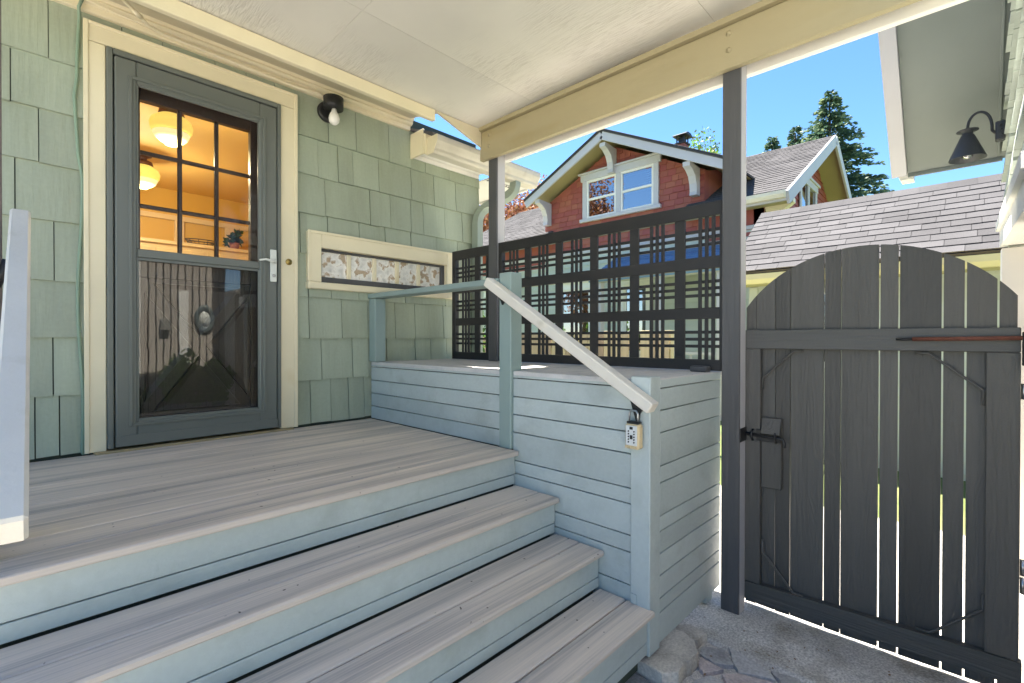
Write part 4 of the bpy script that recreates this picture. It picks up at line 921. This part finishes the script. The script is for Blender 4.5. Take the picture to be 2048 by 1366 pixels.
def window_x(name, X, y0, y1, z0, z1, parent, sashes=2, head=True, trim=.12, mat=FASC):
    L_ = [(X-.09, X-.03, y0, y0+trim, z0, z1), (X-.09, X-.03, y1-trim, y1, z0, z1), (X-.10, X-.03, y0-.05, y1+.05, z1+.001, z1+.16), (X-.13, X-.03, y0-.06, y1+.06, z0-.08, z0-.001)]
    if head: L_.append((X-.15, X-.03, y0-.10, y1+.10, z1+.161, z1+.20))
    w = boxes(name, L_, mat, parent, .004); a0, a1 = y0+trim, y1-trim; sw = (a1-a0)/sashes
    for k in range(sashes):
        ya, yb = a0+k*sw, a0+(k+1)*sw; zm = (z0+z1)/2
        if k: box('mullion', X-.095, X-.03, ya-.06, ya+.06, z0, z1, mat, w, .003)
        ya += .06 if k else 0; yb -= .06 if k < sashes-1 else 0
        boxes('sash', [(X-.075, X-.035, ya, ya+.05, z0, z1), (X-.075, X-.035, yb-.05, yb, z0, z1), (X-.075, X-.035, ya+.05, yb-.05, z1-.05, z1), (X-.075, X-.035, ya+.05, yb-.05, z0, z0+.05), (X-.075, X-.035, ya+.05, yb-.05, zm-.025, zm+.025)], WHITE, w, .002)
        for (za, zb) in ((z0+.05, zm-.025), (zm+.025, z1-.05)): box('pane', X-.052, X-.046, ya+.05, yb-.05, za, zb, NGLASS, w, .0004)
        for q in range(10): box('blind_slat', X-.032, X-.022, ya+.055, yb-.055, z1-.09-q*.05, z1-.06-q*.05, WHITE, w, .001)
    return w
window_x('gable_window', HX+.03, 5.06, 7.10, 2.98, 3.92, rh)
# main roof
ERZ, RGX, RGZ = 2.64, 13.6, 4.85
def mz(x): return ERZ+(RGZ-ERZ)*(x-9.6)/(RGX-9.6)
def main_roof(ya, yb, xa):
    slab('main_roof', [(xa, ya, mz(xa)), (xa, yb, mz(xa)), (RGX, yb, RGZ), (RGX, ya, RGZ)], .09, ROOF, rh)
main_roof(2.42, 4.40, 9.6); main_roof(8.06, 12.6, 9.6); main_roof(4.401, 8.059, 10.21)
slab('main_roof', [(RGX, 2.42, RGZ), (RGX, 12.6, RGZ), (17.6, 12.6, ERZ), (17.6, 2.42, ERZ)], .09, ROOF, rh)
nrow = 27; dl = Vector((RGX-9.6, 0, RGZ-ERZ)); V, F = [], []
rs = random.Random(31)
for c in range(nrow):
    for (ya, yb, cmin) in ((2.42, 4.40, 0), (8.06, 12.6, 0), (3.5, 5.9, 14)):
        if c < cmin: continue
        p = Vector((9.6, 0, ERZ))+dl*(c/nrow); q = Vector((9.6, 0, ERZ))+dl*((c+1)/nrow); y = ya-rs.uniform(0, .0); nn = Vector((-dl.z, 0, dl.x)).normalized()
        while y < yb-.01:
            w_ = min(rs.uniform(.2, .36), yb-y); n = len(V); h_ = rs.uniform(.010, .018)
            V += [p+Vector((0, y, 0))+nn*h_, p+Vector((0, y+w_-.004, 0))+nn*h_, q+Vector((0, y+w_-.004, 0))+nn*.003, q+Vector((0, y, 0))+nn*.003, p+Vector((0, y, 0)), p+Vector((0, y+w_-.004, 0))]
            F += [(n+3, n+2, n+1, n), (n, n+1, n+5, n+4)]; y += w_
stuff(mk('roof_shingles', V, F, ROOF, rh))
for (ya, yb) in ((2.42, 4.42), (8.04, 12.6)):
    box('eave_fascia', 9.54, 9.60, ya, yb, ERZ-.17, ERZ-.005, FASC, rh, .004)
    prism('eave_gutter', [(9.54, ERZ-.13), (9.46, ERZ-.13), (9.42, ERZ-.07), (9.415, ERZ-.01), (9.54, ERZ-.01)], 'Y', ya, yb, pmat('cream_gutter', (.70, .64, .50), .5), rh)
    slab('eave_soffit', [(9.60, ya, ERZ-.12), (9.60, yb, ERZ-.12), (10.0, yb, ERZ-.10), (10.0, ya, ERZ-.10)], .02, OLIVE, rh)
box('red_side_wall', HX, HX+.2, 2.91, 4.04, 1.9, ERZ-.1, RED, rh, .004); box('red_side_wall', HX, HX+.2, 8.36, 12.2, 1.9, ERZ-.1, RED, rh, .004)
mk('dormer_cheek', [(HX+.01, 4.06, 2.5), (13, 4.06, 4.3), (HX+.01, 4.06, 3.5), (HX+.01, 4.1, 2.5), (13, 4.1, 4.3), (HX+.01, 4.1, 3.5)], [(0, 1, 2), (5, 4, 3), (0, 3, 4, 1), (1, 4, 5, 2), (2, 5, 3, 0)], RED, rh, fix=True)
# end gable
eg = prism('end_gable_wall', [(10.0, -1.4), (17.2, -1.4), (17.2, 2.8), (RGX, RGZ-.12), (10.0, 2.8)], 'Y', 2.90, 3.1, RED, rh)
V, F = [], []
z = 1.9
while z < 4.6:
    x = 10.0
    while x < 17.1:
        w_ = rs.uniform(.2, .34); xb = min(x+w_, 17.15); xm = (x+xb)/2; lim = RGZ-.14-abs(xm-RGX)*.5525
        zt = min(z+.16, lim)
        if zt-z > .04:
            n = len(V); t = rs.uniform(.02, .03)
            V += [(x, 2.90-t, z), (xb-.006, 2.90-t, z), (xb-.006, 2.896, zt), (x, 2.896, zt), (x, 2.9, z), (xb-.006, 2.9, z)]; F += [(0+n, 1+n, 2+n, 3+n), (4+n, 5+n, 1+n, 0+n), (0+n, 3+n, 4+n), (1+n, 5+n, 2+n)]
        x = xb
    z += .155
stuff(mk('end_gable_shingles', V, F, RED, eg))
beam('rake_board', (9.56, 2.40, ERZ-.12), (RGX, 2.40, RGZ-.12), .05, .24, FASC, rh, b=.004); beam('rake_board', (RGX, 2.40, RGZ-.12), (17.6, 2.40, ERZ-.12), .05, .24, FASC, rh, b=.004)
slab('end_soffit', [(9.62, 2.43, ERZ-.10), (9.62, 2.92, ERZ-.10), (RGX, 2.92, RGZ-.10), (RGX, 2.43, RGZ-.10)], .02, OLIVE, rh)
slab('end_soffit', [(17.6, 2.43, ERZ-.10), (17.6, 2.92, ERZ-.10), (RGX, 2.92, RGZ-.10), (RGX, 2.43, RGZ-.10)], .02, OLIVE, rh)
prism('bracket', [(2.90, 2.62), (2.42, 2.62), (2.42, 2.54), (2.58, 2.42), (2.68, 2.26), (2.70, 2.05), (2.90, 2.05)], 'X', 10.0, 10.16, CREAM, rh)
ew = boxes('end_window', [(12.35, 12.5, 2.84, 2.87, 2.2, 3.62), (13.05, 13.2, 2.84, 2.87, 2.2, 3.62), (13.80, 13.95, 2.84, 2.87, 2.2, 3.62), (12.30, 14.0, 2.83, 2.87, 3.621, 3.78), (12.2, 14.1, 2.80, 2.87, 3.781, 3.84)], FASC, rh, .004)
for (xa, xb) in ((12.5, 13.05), (13.2, 13.8)):
    box('sash', xa, xb, 2.855, 2.872, 2.88, 2.93, WHITE, ew, .002); box('pane', xa, xb, 2.873, 2.877, 2.2, 3.62, NGLASS, ew, .0005)
# lower storey with lap siding, windows and porch
lw = box('lower_wall', HX+.02, HX+.25, 2.95, 12.2, GZ-.05, 2.215, SAGE, rh, .004)
for k in range(28):
    z = GZ+k*.13
    mk('siding_board', [(HX-.008, 2.95, z), (HX-.008, 12.2, z), (HX+.015, 12.2, z+.132), (HX+.015, 2.95, z+.132), (HX+.02, 2.95, z), (HX+.02, 12.2, z), (HX+.02, 12.2, z+.132), (HX+.02, 2.95, z+.132)], SF, SAGE, lw)
box('belt_trim', HX-.035, HX-.009, 2.95, 12.2, 2.14, 2.215, FASC, rh, .004)
for (a, b_) in ((6.75, 7.85), (5.2, 6.0), (9.3, 10.6)): window_x('lower_window', HX, a, b_, -.35, 1.25, rh, 1, True, .10, WHITE)
rp = slab('porch_roof', [(8.75, 3.1, 1.30), (8.75, 6.1, 1.30), (9.985, 6.1, 1.95), (9.985, 3.1, 1.95)], .08, ROOFB, rh)
pl_ = Vector((9.985-8.75, 0, .65)); pn = Vector((-pl_.z, 0, pl_.x)).normalized()
for c in range(9):
    p = Vector((8.75, 0, 1.30))+pl_*(c/9); q = Vector((8.75, 0, 1.30))+pl_*((c+1)/9)
    mk('roof_course', [p+Vector((0, 3.1, 0))+pn*.016, p+Vector((0, 6.1, 0))+pn*.016, q+Vector((0, 6.1, 0))+pn*.003, q+Vector((0, 3.1, 0))+pn*.003, p+Vector((0, 3.1, 0)), p+Vector((0, 6.1, 0))], [(3, 2, 1, 0), (0, 1, 5, 4)], ROOFB, rp)
for y in (3.3, 4.5, 5.9): box('porch_column', 8.85, 8.99, y-.07, y+.07, GZ-.05, 1.22, FASC, rh, .006)
box('porch_beam', 8.84, 9.0, 3.12, 6.08, 1.2205, 1.33, FASC, rh, .004)
for k in range(12): box('porch_baluster', 8.90, 8.94, 3.42+k*.215, 3.46+k*.215, GZ+.3, -.30, FASC, rh, .003)
box('porch_handrail', 8.88, 8.96, 3.38, 5.82, -.299, -.24, FASC, rh, .004)
# chimney
ch = box('chimney', 12.85, 13.15, 5.78, 6.02, 4.2, 5.40, BRICK, rh, .006)
box('chimney_crown', 12.82, 13.18, 5.75, 6.05, 5.401, 5.44, ROOFD, ch, .004)
for (x, y) in ((12.87, 5.80), (13.13, 5.80), (12.87, 6.00), (13.13, 6.00)): box('cap_leg', x-.015, x+.015, y-.015, y+.015, 5.441, 5.62, BLACK, ch, .003)
prism('chimney_cap', [(12.76, 5.621), (13.24, 5.621), (13.10, 5.70), (12.90, 5.70)], 'Y', 5.70, 6.10, BLACK, ch)
box('flue', 12.92, 13.08, 5.82, 5.98, 5.441, 5.60, BLACK, ch, .004)

# ================================================================== FENCE, SHRUBS AND TREES
fn = thing('board_fence', 'weathered tan board fence seen low through the lattice', 'fence', (6.2, 6, -1.42))
rs = random.Random(12); y = 3.0
while y < 9.5:
    box('fence_board', 6.2, 6.222, y, y+.135, GZ-.03, .10+rs.uniform(-.02, .02), FENCE, fn, .003); y += .142+rs.choice((0, 0, .004, .02))
for z in (-1.1, -.15): box('fence_rail', 6.223, 6.27, 3.0, 9.5, z, z+.09, FENCE, fn, .003)
for y in (3.0, 5.1, 7.2, 9.4): box('fence_post', 6.271, 6.37, y, y+.09, GZ-.05, .12, FENCE, fn, .003)
sh = thing('green_shrub', 'bright green shrub glimpsed through the short lattice screen', 'shrub', (4.6, 5.6, -1.42))
bush(sh, (4.6, 5.6, -.25), (.6, .7, 1.05), 1800, .11, [LEAFG, LEAFD], 31, 16, 'crown'); tube('stem', [(4.6, 5.6, -1.46), (4.62, 5.58, -.5)], .03, BARK, sh)
for (sx, sy, sz, sd_, lab) in ((8.2, 6.6, .15, 61, 'leafy shrub in front of the pale lower wall, seen through the long lattice'), (7.4, 8.3, .35, 62, 'taller leafy shrub near the far end of the board fence')):
    q = thing('green_shrub', lab, 'shrub', (sx, sy, GZ)); bush(q, (sx, sy, (sz+GZ)/2+.1), (.55, .6, (sz-GZ)/2+.25), 1500, .12, [LEAFG, LEAFD], sd_, 16, 'crown'); tube('stem', [(sx, sy, GZ-.04), (sx+.02, sy, GZ+.7)], .03, BARK, q)
r_ = random.Random(77); LV = []
for k in range(46):
    x, y = r_.uniform(1.95, 2.72), r_.uniform(-.1, .98); a = r_.uniform(0, 6.28); LV.append((Vector((x, y, GZ+.018)), Vector((math.cos(a), math.sin(a), r_.uniform(-.15, .15))).normalized(), Vector((0, 0, 1)), r_.uniform(.008, .022), r_.uniform(.005, .011)))
lv = stuff(leaf_mesh('leaf_litter', LV, pmat('dry_leaf', (.20, .12, .06), .8), None)); lv['label'] = 'scattered dry leaf bits on the concrete by the gate'; lv['category'] = 'leaf litter'
def broadleaf(name, label, x, y, z0, ztop, rad, n, size, mats, seed, cat='tree', group=None):
    t = thing(name, label, cat, (x, y, GZ), group); zc = (z0+ztop)/2
    tube('trunk', [(x, y, GZ-.1), (x+.1, y, (GZ+zc)/2), (x, y+.1, zc+.4)], .2, BARK, t, rs=[.24, .17, .07])
    r = random.Random(seed)
    for k in range(8):
        d = rdir(r); d.z = abs(d.z)*.7+.2
        tube('limb', [(x, y, zc-.6+k*.12), Vector((x, y, zc-.2+k*.12))+Vector((d.x*rad.x, d.y*rad.y, d.z*rad.z))*.75], .06, BARK, t, n=6, rs=[.08, .02])
    bush(t, (x, y, zc), (rad.x, rad.y, (ztop-z0)/2), n, size, mats, seed, 60, 'crown', 1.0); return t
broadleaf('copper_maple', 'copper red leafed tree behind the corner of the green house', 18.5, 17.6, .6, 8.3, Vector((3.4, 4.4, 3)), 46000, .17, [MAPLE, MAPLE2], 41)
broadleaf('leafy_tree', 'yellow green tree top rising behind the red house chimney', 21, 8.55, 2.0, 7.9, Vector((1.7, 1.5, 3)), 26000, .15, [LEAFG, pmat('olive_leaf', (.28, .27, .07), .6)], 42)
broadleaf('copper_maple', 'copper tree mirrored in the gable window of the red house', -6, 18.2, 1.5, 10.6, Vector((2.6, 2.0, 3)), 16000, .22, [MAPLE2, MAPLE], 43)
def conifer(x, y, ztop, rbase, label, n, seed, top_only=None):
    t = thing('conifer_tree', label, 'conifer', (x, y, GZ), 'conifers behind the red house'); r = random.Random(seed); H = ztop-GZ
    tube('trunk', [(x, y, GZ-.1), (x, y, GZ+H*.5), (x, y, ztop-.3)], .2, BARK, t, rs=[.28, .16, .03])
    A, B = [], []; zlow = top_only if top_only else GZ+.6
    nb_ = n
    for i in range(nb_):
        u = r.random()**.75; z = ztop-(ztop-zlow)*u; f = (ztop-z)/H
        R_ = rbase*(f**.8)*r.uniform(.55, 1.2)+.08; th = r.uniform(0, 6.283); dr = Vector((math.cos(th), math.sin(th), 0))
        m = int(5+R_*8)
        for k in range(m):
            s = (k+.5)/m; s = .25+.75*s; droop = -.30*s*s*R_+.10*R_*s+(.22*R_*max(0, s-.75))
            p = Vector((x, y, z))+dr*R_*s+Vector((0, 0, droop))
            for q in range(3):
                side = Vector((-dr.y, dr.x, 0))*r.uniform(-1, 1); d = (dr*.8+side*.9+Vector((0, 0, r.uniform(-.55, .25)))).normalized()
                L_ = r.uniform(.10, .22); (B if s > .78 and r.random() < .5 else A).append((p+side*.10+d*L_*.3+rdir(r)*.05, d, rdir(r), L_, L_*.5))
    leaf_mesh('crown', A, CONIF, t); stuff(leaf_mesh('branch_tips', B, CONIF2, t)); return t
conifer(22.5, 4.18, 9.75, 4.0, 'tall dark conifer standing behind the end gable of the red house', 620, 51, 2.5)
conifer(25, 6.95, 9.55, 2.4, 'small conifer tip furthest left over the main red house roof', 170, 52, 6.8)
conifer(25.5, 6.1, 9.95, 2.6, 'conifer tip between the tall conifer and the smaller tip', 240, 53, 6.6)
